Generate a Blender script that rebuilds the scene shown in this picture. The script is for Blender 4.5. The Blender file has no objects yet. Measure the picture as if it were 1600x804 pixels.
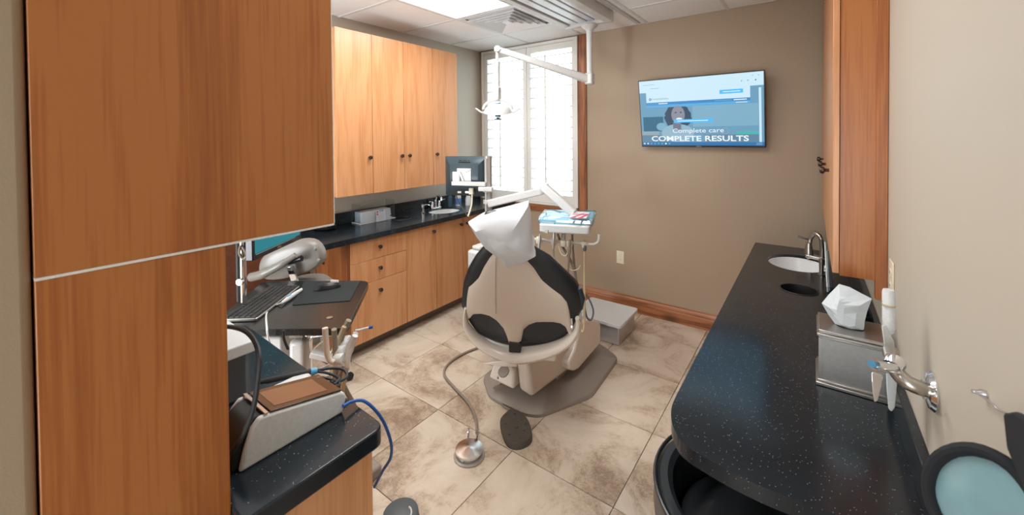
import bpy, bmesh, math, random
from mathutils import Vector, Matrix
random.seed(7)
SC = bpy.context.scene
COL = SC.collection
# ------------------------------------------------------------ camera
FPX, YAW, PIT, ROL, CY, CH = 634.763, math.radians(36.347), math.radians(.9419), math.radians(-.4762), 224.905, 1.62
FW = Vector((-math.sin(YAW)*math.cos(PIT), math.cos(YAW)*math.cos(PIT), -math.sin(PIT)))
RT = Vector((math.cos(YAW), math.sin(YAW), 0)); UP = RT.cross(FW)
R2 = RT*math.cos(ROL)+UP*math.sin(ROL); U2 = -RT*math.sin(ROL)+UP*math.cos(ROL)
C0 = Vector((0, 0, CH))
cam = bpy.data.cameras.new('camera'); camo = bpy.data.objects.new('camera', cam); COL.objects.link(camo)
camo.matrix_world = Matrix(((R2.x, U2.x, -FW.x, 0), (R2.y, U2.y, -FW.y, 0), (R2.z, U2.z, -FW.z, CH), (0, 0, 0, 1)))
cam.sensor_width = 36; cam.sensor_fit = 'HORIZONTAL'; cam.lens = FPX/1600*36; cam.shift_y = -(402-CY)/1600
cam.clip_start = .02; cam.clip_end = 200
cam.dof.use_dof = True; cam.dof.focus_distance = 2.6; cam.dof.aperture_fstop = 5.6
SC.camera = camo
# ------------------------------------------------------------ world, lights, exposure
SC.view_settings.view_transform = 'Standard'; SC.view_settings.look = 'None'
SC.view_settings.gamma = 1; SC.view_settings.use_curve_mapping = False
SC.view_settings.exposure = 0.33
wd = bpy.data.worlds.new('overcast_sky'); SC.world = wd; wd.use_nodes = True
bgn = wd.node_tree.nodes['Background']; bgn.inputs[0].default_value = (.87, .94, 1, 1); bgn.inputs[1].default_value = 3.0
def area(name, loc, sx, sy, power, rot=(0, 0, 0), col=(1, 1, 1)):
    l = bpy.data.lights.new(name, 'AREA'); l.shape = 'RECTANGLE'; l.size = sx; l.size_y = sy; l.energy = power; l.color = col
    o = bpy.data.objects.new(name, l); o.location = loc; o.rotation_euler = rot; COL.objects.link(o); return o
area('ceiling_lamp', (-2.13, 1.885, 2.60), .58, 1.2, 19, col=(1, .99, .97))
area('ceiling_lamp', (-.86, 1.245, 2.60), .56, 1.2, 15, col=(1, .985, .96))  # lamp of an unseen second panel, added as fill
pt = area('window_portal', (-2.48, 3.83, 1.77), 1.3, 1.8, 1, rot=(-math.pi/2, 0, 0)); pt.data.cycles.is_portal = True
area('rear_fill_lamp', (-.33, -2.2, 1.0), .9, 1.4, 22, rot=(math.radians(108), 0, 0), col=(.95, .97, 1))  # unseen fill lamp behind the camera, added to brighten the room
area('rear_fill_lamp', (-2.5, -2.1, .8), 1.0, 1.4, 95, rot=(math.radians(122), 0, 0), col=(.93, .97, 1))  # second unseen fill, tilted up to brighten the ceiling

# ------------------------------------------------------------ pixel -> world helpers (1600x804 frame)
def ray(u, v): return FW+R2*((u-800)/FPX)-U2*((v-CY)/FPX)
def at(u, v, x=None, y=None, z=None):
    d = ray(u, v)
    t = (x-C0.x)/d.x if x is not None else (y-C0.y)/d.y if y is not None else (z-C0.z)/d.z
    return C0+d*t
def W(u, v, d): return C0+ray(u, v)*d
def onp(u, v, P0, n):
    d = ray(u, v); return C0+d*((P0-C0).dot(n)/d.dot(n))

# ------------------------------------------------------------ materials
MATS = {}
def nt(name):
    m = bpy.data.materials.new(name); m.use_nodes = True; MATS[name] = m
    return m, m.node_tree, m.node_tree.nodes['Principled BSDF']
def N(t, typ, **k):
    n = t.nodes.new(typ)
    for a, b in k.items():
        if a in n.inputs: n.inputs[a].default_value = b
        else: setattr(n, a, b)
    return n
def coords(t, scale, per_object=True):
    tc = N(t, 'ShaderNodeTexCoord'); mp = N(t, 'ShaderNodeMapping'); mp.inputs['Scale'].default_value = scale
    if per_object:
        oi = N(t, 'ShaderNodeObjectInfo'); mu = N(t, 'ShaderNodeVectorMath', operation='MULTIPLY')
        cb = N(t, 'ShaderNodeCombineXYZ')
        for i in range(3): t.links.new(oi.outputs['Random'], cb.inputs[i])
        t.links.new(cb.outputs[0], mu.inputs[0]); mu.inputs[1].default_value = (13.7, 29.3, 7.9)
        ad = N(t, 'ShaderNodeVectorMath', operation='ADD')
        t.links.new(tc.outputs['Object'], ad.inputs[0]); t.links.new(mu.outputs[0], ad.inputs[1]); t.links.new(ad.outputs[0], mp.inputs['Vector'])
    else: t.links.new(tc.outputs['Object'], mp.inputs['Vector'])
    return mp
def ramp(t, src, stops):
    r = N(t, 'ShaderNodeValToRGB'); e = r.color_ramp.elements
    while len(e) < len(stops): e.new(.5)
    for i, (p, c) in enumerate(stops): e[i].position = p; e[i].color = (*c, 1)
    t.links.new(src, r.inputs[0]); return r
def plain(name, col, rough=.5, metal=0, noise=.06, scale=30, coat=0, emis=None, bump=0):
    m, t, b = nt(name)
    mp = coords(t, (scale,)*3); nz = N(t, 'ShaderNodeTexNoise', Detail=3.0); t.links.new(mp.outputs[0], nz.inputs['Vector'])
    a = tuple(max(0, c*(1-noise)) for c in col); c2 = tuple(min(1, c*(1+noise)) for c in col)
    r = ramp(t, nz.outputs[0], [(.3, a), (.7, c2)]); t.links.new(r.outputs[0], b.inputs['Base Color'])
    b.inputs['Roughness'].default_value = rough; b.inputs['Metallic'].default_value = metal
    if coat: b.inputs['Coat Weight'].default_value = coat; b.inputs['Coat Roughness'].default_value = .08
    if bump:
        bp = N(t, 'ShaderNodeBump', Strength=bump, Distance=.002); t.links.new(nz.outputs[0], bp.inputs['Height']); t.links.new(bp.outputs[0], b.inputs['Normal'])
    if emis: b.inputs['Emission Color'].default_value = (*col, 1); b.inputs['Emission Strength'].default_value = emis
    return m
def screen(name, col, s=1.0):
    m, t, b = nt(name); b.inputs['Base Color'].default_value = (.01, .01, .01, 1); b.inputs['Roughness'].default_value = .5
    b.inputs['Emission Color'].default_value = (*col, 1); b.inputs['Emission Strength'].default_value = s; return m
def wood(name, dark, mid, light, along='z', rough=.38, knots=.0, gs=1.0):
    m, t, b = nt(name)
    s = {'z': (7*gs, 7*gs, .75*gs), 'x': (.75*gs, 7*gs, 7*gs), 'y': (7*gs, .75*gs, 7*gs)}[along]
    mp = coords(t, s)
    n1 = N(t, 'ShaderNodeTexNoise', Scale=1.0, Detail=4.0, Distortion=.6); t.links.new(mp.outputs[0], n1.inputs['Vector'])
    # cathedral rings
    mu = N(t, 'ShaderNodeMath', operation='MULTIPLY'); mu.inputs[1].default_value = 9.0; t.links.new(n1.outputs[0], mu.inputs[0])
    fr = N(t, 'ShaderNodeMath', operation='PINGPONG'); fr.inputs[1].default_value = 1.0; t.links.new(mu.outputs[0], fr.inputs[0])
    s2 = {'z': (150, 150, 3.5), 'x': (3.5, 150, 150), 'y': (150, 3.5, 150)}[along]
    mp2 = coords(t, s2); n2 = N(t, 'ShaderNodeTexNoise', Scale=1.0, Detail=3.0); t.links.new(mp2.outputs[0], n2.inputs['Vector'])
    ad = N(t, 'ShaderNodeMath', operation='MULTIPLY_ADD'); ad.inputs[1].default_value = .32
    t.links.new(fr.outputs[0], ad.inputs[0]); t.links.new(n2.outputs[0], ad.inputs[2])
    mx = N(t, 'ShaderNodeMath', operation='MULTIPLY_ADD'); mx.inputs[1].default_value = .5; t.links.new(n1.outputs[0], mx.inputs[0]); t.links.new(ad.outputs[0], mx.inputs[2])
    r = ramp(t, mx.outputs[0], [(.52, dark), (.82, mid), (1.0, light)])
    last = r.outputs[0]
    if knots:
        vo = N(t, 'ShaderNodeTexVoronoi', Scale=1.4); mp3 = coords(t, {'z': (3, 3, 1.6), 'x': (1.6, 3, 3), 'y': (3, 1.6, 3)}[along]); t.links.new(mp3.outputs[0], vo.inputs['Vector'])
        rk = ramp(t, vo.outputs['Distance'], [(.05, (.12, .1, .1)), (.22, (1, 1, 1))])
        mm = N(t, 'ShaderNodeMix', data_type='RGBA', blend_type='MULTIPLY'); mm.inputs[0].default_value = knots
        t.links.new(last, mm.inputs[6]); t.links.new(rk.outputs[0], mm.inputs[7]); last = mm.outputs[2]
    t.links.new(last, b.inputs['Base Color']); b.inputs['Roughness'].default_value = rough
    b.inputs['Coat Weight'].default_value = .25; b.inputs['Coat Roughness'].default_value = .2
    return m
CH3 = ((.47, .20, .075), (.56, .255, .105), (.62, .305, .14))
wood('cherry', *CH3, 'z'); wood('cherry_x', *CH3, 'x'); wood('cherry_y', *CH3, 'y')
CH_UNLIT = ((.26, .070, .011), (.34, .104, .018), (.40, .14, .030))
wood('cherry_unlit', *CH_UNLIT, 'z')  # darker copy of cherry, with the shade of unlit faces painted in
wood('cherry_knee_shade', (.13, .038, .010), (.20, .062, .017), (.25, .085, .025), 'z')  # cherry with the knee-space shade painted into its colour
WD = ((.10, .028, .01), (.26, .085, .03), (.36, .14, .055))
wood('alder_z', *WD, 'z', .35, .8); wood('alder_x', *WD, 'x', .35, .8)
def paint(name, col):
    m, t, b = nt(name); mp = coords(t, (90,)*3, False); nz = N(t, 'ShaderNodeTexNoise', Detail=4.0); t.links.new(mp.outputs[0], nz.inputs['Vector'])
    b.inputs['Base Color'].default_value = (*col, 1); b.inputs['Roughness'].default_value = .55
    bp = N(t, 'ShaderNodeBump', Strength=.15, Distance=.002); t.links.new(nz.outputs[0], bp.inputs['Height']); t.links.new(bp.outputs[0], b.inputs['Normal'])
paint('wall_taupe', (.36, .275, .192)); paint('wall_taupe_lit', (.52, .475, .40))  # second wall tone is the taupe paint with stronger light painted in
paint('ceil_white', (.91, .93, .95))
def travertine():
    m, t, b = nt('travertine')
    mp = coords(t, (1, 1, 1))
    n1 = N(t, 'ShaderNodeTexNoise', Scale=2.3, Detail=8.0, Roughness=.68, Distortion=.5); t.links.new(mp.outputs[0], n1.inputs['Vector'])
    n2 = N(t, 'ShaderNodeTexNoise', Scale=7.0, Detail=8.0, Roughness=.72, Distortion=.7); t.links.new(mp.outputs[0], n2.inputs['Vector'])
    n3 = N(t, 'ShaderNodeTexNoise', Scale=28.0, Detail=5.0, Roughness=.7, Distortion=.3); t.links.new(mp.outputs[0], n3.inputs['Vector'])
    r1 = ramp(t, n1.outputs[0], [(.34, (.36, .26, .185)), (.44, (.50, .395, .295)), (.52, (.60, .505, .40)), (.64, (.66, .575, .475))])
    def veins(src, w):
        sb = N(t, 'ShaderNodeMath', operation='SUBTRACT'); sb.inputs[1].default_value = .5; t.links.new(src, sb.inputs[0])
        ab = N(t, 'ShaderNodeMath', operation='ABSOLUTE'); t.links.new(sb.outputs[0], ab.inputs[0])
        return ramp(t, ab.outputs[0], [(0.0, (1,)*3), (w, (0,)*3)]).outputs[0]
    rm = ramp(t, n1.outputs[0], [(.42, (1,)*3), (.52, (0,)*3)])
    def mul(a, c):
        q = N(t, 'ShaderNodeMath', operation='MULTIPLY'); t.links.new(a, q.inputs[0])
        if isinstance(c, float): q.inputs[1].default_value = c
        else: t.links.new(c, q.inputs[1])
        return q.outputs[0]
    mx = N(t, 'ShaderNodeMath', operation='MAXIMUM'); t.links.new(mul(veins(n2.outputs[0], .022), .75), mx.inputs[0]); t.links.new(mul(veins(n3.outputs[0], .05), .45), mx.inputs[1])
    fac = mul(mx.outputs[0], rm.outputs[0])
    mm = N(t, 'ShaderNodeMix', data_type='RGBA'); t.links.new(fac, mm.inputs[0]); t.links.new(r1.outputs[0], mm.inputs[6]); mm.inputs[7].default_value = (.17, .11, .075, 1)
    t.links.new(mm.outputs[2], b.inputs['Base Color']); b.inputs['Roughness'].default_value = .42
travertine()
plain('grout', (.22, .17, .125), .9)
def stone(name, c, rough):
    m, t, b = nt(name); mp = coords(t, (1, 1, 1), False)
    vo = N(t, 'ShaderNodeTexVoronoi', Scale=260.0); t.links.new(mp.outputs[0], vo.inputs['Vector'])
    sx = N(t, 'ShaderNodeSeparateColor'); t.links.new(vo.outputs['Color'], sx.inputs[0])
    gt = N(t, 'ShaderNodeMath', operation='GREATER_THAN'); gt.inputs[1].default_value = .93; t.links.new(sx.outputs[0], gt.inputs[0])
    lt = N(t, 'ShaderNodeMath', operation='LESS_THAN'); lt.inputs[1].default_value = .26; t.links.new(vo.outputs['Distance'], lt.inputs[0])
    ml = N(t, 'ShaderNodeMath', operation='MULTIPLY'); t.links.new(gt.outputs[0], ml.inputs[0]); t.links.new(lt.outputs[0], ml.inputs[1])
    nz = N(t, 'ShaderNodeTexNoise', Scale=7.0, Detail=4.0); t.links.new(mp.outputs[0], nz.inputs['Vector'])
    r = ramp(t, nz.outputs[0], [(.35, tuple(x*.8 for x in c)), (.7, tuple(x*1.25 for x in c))])
    mm = N(t, 'ShaderNodeMix', data_type='RGBA'); t.links.new(ml.outputs[0], mm.inputs[0]); t.links.new(r.outputs[0], mm.inputs[6]); mm.inputs[7].default_value = (.24, .27, .29, 1)
    t.links.new(mm.outputs[2], b.inputs['Base Color']); b.inputs['Roughness'].default_value = rough
stone('black_stone', (.009, .0145, .020), .17)
plain('black_edge', (.006, .007, .008), .25)
plain('white_plastic', (.74, .75, .75), .35); plain('device_white', (.62, .645, .65), .4); plain('device_grey', (.09, .105, .115), .5)
plain('unit_white', (.60, .60, .59), .35); plain('ivory', (.72, .66, .52), .4)
plain('beige_shell', (.60, .515, .435), .38, noise=.02); plain('beige_gloss', (.66, .60, .53), .22, noise=.02, coat=.5)
plain('base_grey', (.27, .235, .205), .42, noise=.03); plain('hose_grey', (.23, .19, .15), .5); plain('hose_tan', (.42, .33, .2), .5)
plain('vinyl_black', (.009, .012, .016), .38, noise=.1, scale=60); plain('leather_black', (.016, .020, .024), .36, noise=.25, scale=80, coat=.3)
plain('vinyl_grey', (.215, .20, .18), .34, noise=.03); plain('vinyl_dark', (.05, .05, .05), .4)
plain('black_plastic', (.012, .013, .015), .32); plain('black_matte', (.02, .022, .025), .6); plain('key_black', (.022, .023, .025), .45)
plain('monitor_black', (.03, .055, .07), .28, noise=.1); plain('rubber', (.075, .065, .055), .65, bump=.4)
plain('chrome', (.82, .83, .85), .08, 1, 0); plain('nickel', (.50, .47, .43), .28, 1, .05); plain('silver', (.62, .62, .63), .25, 1, .03)
plain('steel_brushed', (.40, .385, .36), .33, .9, .05, 14); plain('bronze_knob', (.055, .03, .022), .3, .4)
plain('kick_grey', (.20, .175, .15), .5); plain('paper', (.60, .63, .67), .85, noise=.02); plain('tissue', (.60, .65, .69), .9, noise=.02); plain('panel_gloss', (.78, .84, .9), .15)
plain('porcelain', (.86, .87, .87), .12); plain('blue_tape', (.11, .38, .60), .5); plain('blue_glint_end', (.05, .2, .33), .2); plain('blue_cable', (.01, .09, .34), .4)
plain('tray_blue', (.36, .68, .84), .3, noise=.1, coat=.5); plain('red_print', (.75, .04, .13), .4); plain('teal', (.02, .45, .38), .4)
plain('dark_hole', (.006, .006, .007), .5); plain('shutter_white', (.74, .74, .71), .4, noise=.01); plain('mat_black', (.008, .014, .017), .75)
plain('tan_face', (.6, .4, .28), .6); plain('leaf', (.10, .22, .09), .7, noise=.4, scale=3); plain('bark', (.12, .08, .05), .8)
plain('bounce_ground', (.70, .72, .70), .9); plain('table_top', (.013, .015, .017), .22); plain('vent_dark', (.10, .12, .14), .6); plain('vent_white', (.78, .80, .82), .4)  # outdoor ground colour is kept pale to bounce light up to the ceiling
plain('lens_teal', (.19, .33, .36), .14, noise=.06, scale=6, coat=.6); plain('screen_glass', (.16, .08, .052), .12, coat=.6, noise=.02); plain('screen_frame', (.035, .02, .016), .1, coat=.4)
plain('label_blue', (.08, .25, .6), .4); plain('gap_light', (.72, .69, .64), .5); plain('post_alu', (.50, .49, .48), .3, .6, .03); plain('pink', (.75, .1, .2), .4)
plain('slate_blue', (.05, .13, .2), .5); plain('navy_cover', (.012, .03, .055), .35); plain('knee_shade', (.10, .028, .010), .5, noise=.2, scale=8)
def brushed_disc():
    m, t, b = nt('brushed_disc'); tc = N(t, 'ShaderNodeTexCoord'); b.inputs['Metallic'].default_value = 1; b.inputs['Roughness'].default_value = .22
    b.inputs['Base Color'].default_value = (.72, .72, .72, 1); b.inputs['Anisotropic'].default_value = .85
    tg = N(t, 'ShaderNodeTangent', direction_type='RADIAL', axis='Z'); t.links.new(tg.outputs[0], b.inputs['Tangent'])
brushed_disc()
def glass(name, col=(1, 1, 1), rough=0.0, thin=.12):
    m, t, b = nt(name); out = t.nodes['Material Output']
    tr = N(t, 'ShaderNodeBsdfTransparent'); tr.inputs[0].default_value = (*col, 1); gl = N(t, 'ShaderNodeBsdfGlossy'); gl.inputs['Roughness'].default_value = .03
    mx = N(t, 'ShaderNodeMixShader'); mx.inputs[0].default_value = thin
    t.links.new(tr.outputs[0], mx.inputs[1]); t.links.new(gl.outputs[0], mx.inputs[2]); t.links.new(mx.outputs[0], out.inputs[0])
glass('window_glass', (.93, .97, .97), thin=.05); glass('acrylic', (.90, .94, .96), thin=.14); glass('film', (.80, .92, .98), thin=.3)
screen('lamp_panel', (1, .99, .97), 3.2)
m, t, b = nt('fur'); mp = coords(t, (220,)*3); nz = N(t, 'ShaderNodeTexNoise'); t.links.new(mp.outputs[0], nz.inputs['Vector']); b.inputs['Base Color'].default_value = (.005, .007, .010, 1); b.inputs['Roughness'].default_value = .8

# ------------------------------------------------------------ mesh builder
class MB:
    def __init__(s): s.bm = bmesh.new(); s.M = Matrix.Identity(4)
    def _v(s, p): return s.bm.verts.new(s.M @ Vector(p))
    def _f(s, vs):
        try: return s.bm.faces.new(vs)
        except ValueError: return None
    def box(s, x0, x1, y0, y1, z0, z1):
        v = [s._v((x, y, z)) for z in (z0, z1) for x, y in ((x0, y0), (x1, y0), (x1, y1), (x0, y1))]
        for f in ((3, 2, 1, 0), (4, 5, 6, 7), (0, 1, 5, 4), (1, 2, 6, 5), (2, 3, 7, 6), (3, 0, 4, 7)): s._f([v[i] for i in f])
        return s
    def hull8(s, lo, hi):       # two quads (same winding), joined
        v = [s._v(p) for p in list(lo)+list(hi)]; n = len(lo)
        s._f(v[:n][::-1]); s._f(v[n:])
        for i in range(n): s._f([v[i], v[(i+1) % n], v[n+(i+1) % n], v[n+i]])
        return s
    def prism(s, pts, z0, z1): return s.hull8([(p[0], p[1], z0) for p in pts], [(p[0], p[1], z1) for p in pts])
    def extr(s, pts, d):        # 3-D outline pushed along vector d
        d = Vector(d); return s.hull8([Vector(p) for p in pts], [Vector(p)+d for p in pts])
    def rings(s, rings, cap=True, closed=False):
        R = [[s._v(p) for p in r] for r in rings]; n = len(R[0])
        for a, b in list(zip(R, R[1:]))+([(R[-1], R[0])] if closed else []):
            for i in range(n): s._f([a[i], a[(i+1) % n], b[(i+1) % n], b[i]])
        if cap and not closed: s._f(R[0][::-1]); s._f(R[-1])
        return s
    def tube(s, pts, r, seg=10, flat=None, upv=(0, 0, 1)):
        pts = [Vector(p) for p in pts]; rs = r if isinstance(r, (list, tuple)) else [r]*len(pts); out = []
        up = Vector(upv); prev = None
        for i, p in enumerate(pts):
            t = (pts[min(i+1, len(pts)-1)]-pts[max(i-1, 0)]).normalized()
            if prev is None:
                n = up-t*up.dot(t)
                if n.length < 1e-3: n = Vector((1, 0, 0))-t*t.x
            else:
                n = prev-t*prev.dot(t)
            n.normalize(); prev = n; b = t.cross(n); k = flat or 1
            out.append([p+(n*math.cos(a)*rs[i]+b*math.sin(a)*rs[i]*k) for a in [2*math.pi*j/seg for j in range(seg)]])
        return s.rings(out)
    def lathe(s, prof, c, seg=24, axis=None):    # prof: (radius, height); axis vector
        ax = Vector(axis or (0, 0, 1)).normalized(); a = ax.orthogonal().normalized(); b = ax.cross(a); c = Vector(c)
        return s.rings([[c+ax*h+(a*math.cos(q)+b*math.sin(q))*max(r, 1e-4) for q in [2*math.pi*j/seg for j in range(seg)]] for r, h in prof])
    def ball(s, c, rx, ry=None, rz=None, seg=16):
        ry = ry or rx; rz = rz or rx; c = Vector(c); n = 8
        return s.rings([[c+Vector((rx*math.sin(p)*math.cos(q), ry*math.sin(p)*math.sin(q), -rz*math.cos(p))) for q in [2*math.pi*j/seg for j in range(seg)]] for p in [math.pi*(i+.02)/(n+.04) for i in range(n+1)]])
    def build(s, name, mat, parent=None, bevel=0, seg=2, smooth=True, label=None, sub=0):
        bm = s.bm; bmesh.ops.recalc_face_normals(bm, faces=bm.faces)
        if parent is not None: bm.transform(wm(parent).inverted())
        me = bpy.data.meshes.new(name); bm.to_mesh(me); bm.free(); me.materials.append(MATS[mat])
        o = bpy.data.objects.new(name, me); COL.objects.link(o)
        if parent is not None: o.parent = parent
        if smooth:
            for p in me.polygons: p.use_smooth = True
            me.set_sharp_from_angle(angle=math.radians(38))
        if bevel:
            md = o.modifiers.new('bevel', 'BEVEL'); md.width = bevel; md.segments = seg; md.limit_method = 'ANGLE'; md.angle_limit = math.radians(35); md.harden_normals = False
        if sub:
            md = o.modifiers.new('subd', 'SUBSURF'); md.levels = sub; md.render_levels = sub
        if label: o['label'] = label
        return o
def wm(o):
    m = Matrix.LocRotScale(o.location, o.rotation_euler, o.scale)
    return wm(o.parent) @ m if o.parent else m
def thing(name, label, cat, loc=(0, 0, 0), rz=0, group=None):
    o = bpy.data.objects.new(name, None); COL.objects.link(o); o.empty_display_size = .05
    o.location = loc; o.rotation_euler = (0, 0, rz); o['label'] = label; o['category'] = cat
    if group: o['group'] = group
    return o
def tag(o, label, cat, group=None):
    o['label'] = label; o['category'] = cat
    if group: o['group'] = group
    return o
def struct(o): o['kind'] = 'structure'; return o
def dup(root, loc, label=None, rz=None):
    def cp(o, par):
        c = o.copy(); COL.objects.link(c)
        if par is not None: c.parent = par
        for ch in [q for q in bpy.data.objects if q.parent == o and q != c]: cp(ch, c)
        return c
    r = cp(root, None); r.location = loc
    if rz is not None: r.rotation_euler = (0, 0, rz)
    if label: r['label'] = label
    return r
def spline(pts, n=8):
    P = [Vector(p) for p in pts]; P = [P[0]*2-P[1]]+P+[P[-1]*2-P[-2]]; out = []
    for i in range(1, len(P)-2):
        for k in range(n):
            t = k/n; a, b, c, d = P[i-1:i+3]
            out.append(.5*((2*b)+(-a+c)*t+(2*a-5*b+4*c-d)*t*t+(-a+3*b-3*c+d)*t**3))
    return out+[P[-2]]
def rrect(x0, x1, y0, y1, r, n=6, corners=(1, 1, 1, 1)):
    out = []
    for k, (cx, cy, a0) in enumerate(((x1-r, y0+r, -90), (x1-r, y1-r, 0), (x0+r, y1-r, 90), (x0+r, y0+r, 180))):
        if corners[k]:
            for i in range(n+1):
                a = math.radians(a0+90*i/n); out.append((cx+r*math.cos(a), cy+r*math.sin(a)))
        else: out.append([(x1, y0), (x1, y1), (x0, y1), (x0, y0)][k])
    return out
def roundpoly(P, r, n=5):
    out = []
    for i in range(len(P)):
        a, b, c = Vector(P[i-1]), Vector(P[i]), Vector(P[(i+1) % len(P)])
        u = (a-b).normalized(); w = (c-b).normalized(); rr = min(r, (a-b).length*.45, (c-b).length*.45)
        for k in range(n+1):
            t = k/n; out.append((b+u*rr)*(1-t)**2+b*2*t*(1-t)+(b+w*rr)*t*t)
    return out
def text(s, h, M, mat, parent, name='lettering', width=None, bold=0.0, extr=.0004, label=None):
    cu = bpy.data.curves.new('t', 'FONT'); cu.body = s; cu.size = 1; cu.offset = bold; cu.extrude = extr/h; cu.resolution_u = 3
    cu.align_x = 'CENTER'; cu.align_y = 'CENTER'
    o = bpy.data.objects.new('t', cu); COL.objects.link(o); bpy.context.view_layer.update()
    me = bpy.data.meshes.new_from_object(o.evaluated_get(bpy.context.evaluated_depsgraph_get()))
    bpy.data.objects.remove(o)
    xs = [v.co.x for v in me.vertices]; ys = [v.co.y for v in me.vertices]
    w = max(xs)-min(xs); hh = max(ys)-min(ys); cx = (max(xs)+min(xs))/2; cy = (max(ys)+min(ys))/2
    sx = (width/w) if width else h/hh
    me.transform(Matrix.Diagonal((sx, h/hh, h, 1)) @ Matrix.Translation((-cx, -cy, 0)))
    me.transform(wm(parent).inverted() @ M); me.name = name; me.materials.clear(); me.materials.append(MATS[mat])
    r = bpy.data.objects.new(name, me); COL.objects.link(r); r.parent = parent
    if label: r['label'] = label
    return r
def frame(o, x, y):           # matrix with origin o, axes x,y, normal x×y
    x = Vector(x).normalized(); z = x.cross(Vector(y)).normalized(); y = z.cross(x)
    return Matrix(((x.x, y.x, z.x, o[0]), (x.y, y.y, z.y, o[1]), (x.z, y.z, z.z, o[2]), (0, 0, 0, 1)))
def knob(parent, p, axis, r=.016, mat='bronze_knob'):
    m = MB(); m.lathe([(r*.45, 0), (r*.4, r*.5), (r*.5, r*.9), (r*.95, r*1.1), (r, r*1.5), (r*.8, r*1.95), (.001, r*2.1)], p, 14, axis); return m.build('knob', mat, parent)
#==STRUCT==
XL, XR, YB, YF, ZC = -3.16, .222, 3.67, -1.7, 2.63
TS, TX, TY = .5485, -2.337, 1.664
fl = struct(MB().box(XL-.1, XR+.1, YF-.1, YB+.15, -.12, -.006).build('floor', 'grout'))
i0 = -2; 
for i in range(-3, 6):
    for j in range(-8, 5):
        x0, x1, y0, y1 = TX+i*TS, TX+(i+1)*TS, TY+j*TS, TY+(j+1)*TS
        g = .0016; x0, x1, y0, y1 = max(x0+g, XL), min(x1-g, XR), max(y0+g, YF), min(y1-g, YB)
        if x1-x0 < .02 or y1-y0 < .02: continue
        o = MB().box(x0, x1, y0, y1, -.01, 0).build('floor_tile', 'travertine', None, bevel=.0012, seg=1)
        # put the mesh origin on the tile so each has its own marbling
        o.parent = fl
cl = struct(MB().box(XL-.1, XR+.1, YF-.1, YB+.15, ZC+.012, ZC+.1).build('ceiling', 'ceil_white'))
CX = [-3.16, -2.44, -1.82, -1.18, -.54, .10, .222]; CYL = [-1.7, -1.315, -.675, -.035, .605, 1.245, 1.885, 2.525, 3.165, 3.67]
lights_cells = {(1, 5), (1, 6), (3, 4), (3, 5)}
for i in range(6):
    for j in range(9):
        if (i, j) in lights_cells or (i, j) == (1, 7): continue
        MB().box(CX[i]+.012, CX[i+1]-.012, CYL[j]+.012, CYL[j+1]-.012, ZC, ZC+.012).build('ceiling_tile', 'ceil_white', cl, bevel=.001, seg=1)
for x in CX[1:-1]: MB().box(x-.012, x+.012, YF, YB, ZC-.004, ZC+.0125).build('grid_bar', 'white_plastic', cl)
for y in CYL[1:-1]:
    MB().box(XL, XR, y-.012, y+.012, ZC-.0035, ZC+.0125).build('grid_bar', 'white_plastic', cl)
# troffers
def troffer(x0, x1, y0, y1, label, grp):
    t_ = thing('ceiling_light', label, 'light', ((x0+x1)/2, (y0+y1)/2, ZC-.01), 0, grp)
    m = MB()
    m.box(x0+.013, x0+.03, y0+.013, y1-.013, ZC-.008, ZC+.011).box(x1-.03, x1-.013, y0+.013, y1-.013, ZC-.008, ZC+.011)
    m.box(x0+.03, x1-.03, y0+.013, y0+.03, ZC-.008, ZC+.011).box(x0+.03, x1-.03, y1-.03, y1-.013, ZC-.008, ZC+.011); m.build('frame', 'white_plastic', t_)
    MB().box(x0+.03, x1-.03, y0+.03, y1-.03, ZC-.001, ZC+.010).build('diffuser', 'lamp_panel', t_)
troffer(-2.44, -1.82, 1.245, 2.525, 'bright white flat light panel in the ceiling next to the air vent', None)
troffer(-1.18, -.54, .605, 1.885, 'unseen fill light panel added to the ceiling nearest the viewer, above the open floor', None)  # unseen panel, added for fill light
# walls
struct(MB().box(XL-.1, XL, YF, YB+.12, 0, ZC+.01).build('wall_left', 'wall_taupe_lit'))
wr = struct(MB().box(XR, XR+.1, YF, YB+.12, 0, ZC+.01).build('wall_right', 'wall_taupe_lit'))
DX0, DX1, DZ = -.80, .14, 2.25      # unseen opening behind the camera, added to let fill light in
EX0, EX1 = -3.02, -1.98  # another unseen opening, added so light reaches the ceiling
struct(MB().box(XL-.1, EX0, YF-.1, YF, 0, ZC+.01).box(EX1, DX0, YF-.1, YF, 0, ZC+.01).box(EX0, EX1, YF-.1, YF, 2.4, ZC+.01).box(DX1, XR+.1, YF-.1, YF, 0, ZC+.01).box(DX0, DX1, YF-.1, YF, DZ, ZC+.01).build('wall_front', 'wall_taupe_lit', smooth=False))
struct(MB().box(-6, 4, -14, YF-.1, -.12, -.01).build('rear_bounce_floor', 'bounce_ground'))  # unseen pale ground, bounces light up through the rear openings
WX0, WX1, WZ0, WZ1 = -3.11, -1.865, .90, 2.615
m = MB(); m.box(WX1, XR, YB, YB+.12, 0, ZC+.01); m.box(XL, WX1, YB, YB+.12, 0, WZ0); m.box(XL, WX0, YB, YB+.12, WZ0, ZC+.01); m.box(WX0, WX1, YB, YB+.12, WZ1, ZC+.01)
struct(m.build('wall_back', 'wall_taupe', smooth=False))
# near wall end beside the camera (left edge of the view)
struct(MB().box(-1.9, -.905, YF, .058, 0, ZC).build('wall_near', 'wall_taupe', bevel=.012, seg=3))
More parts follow.
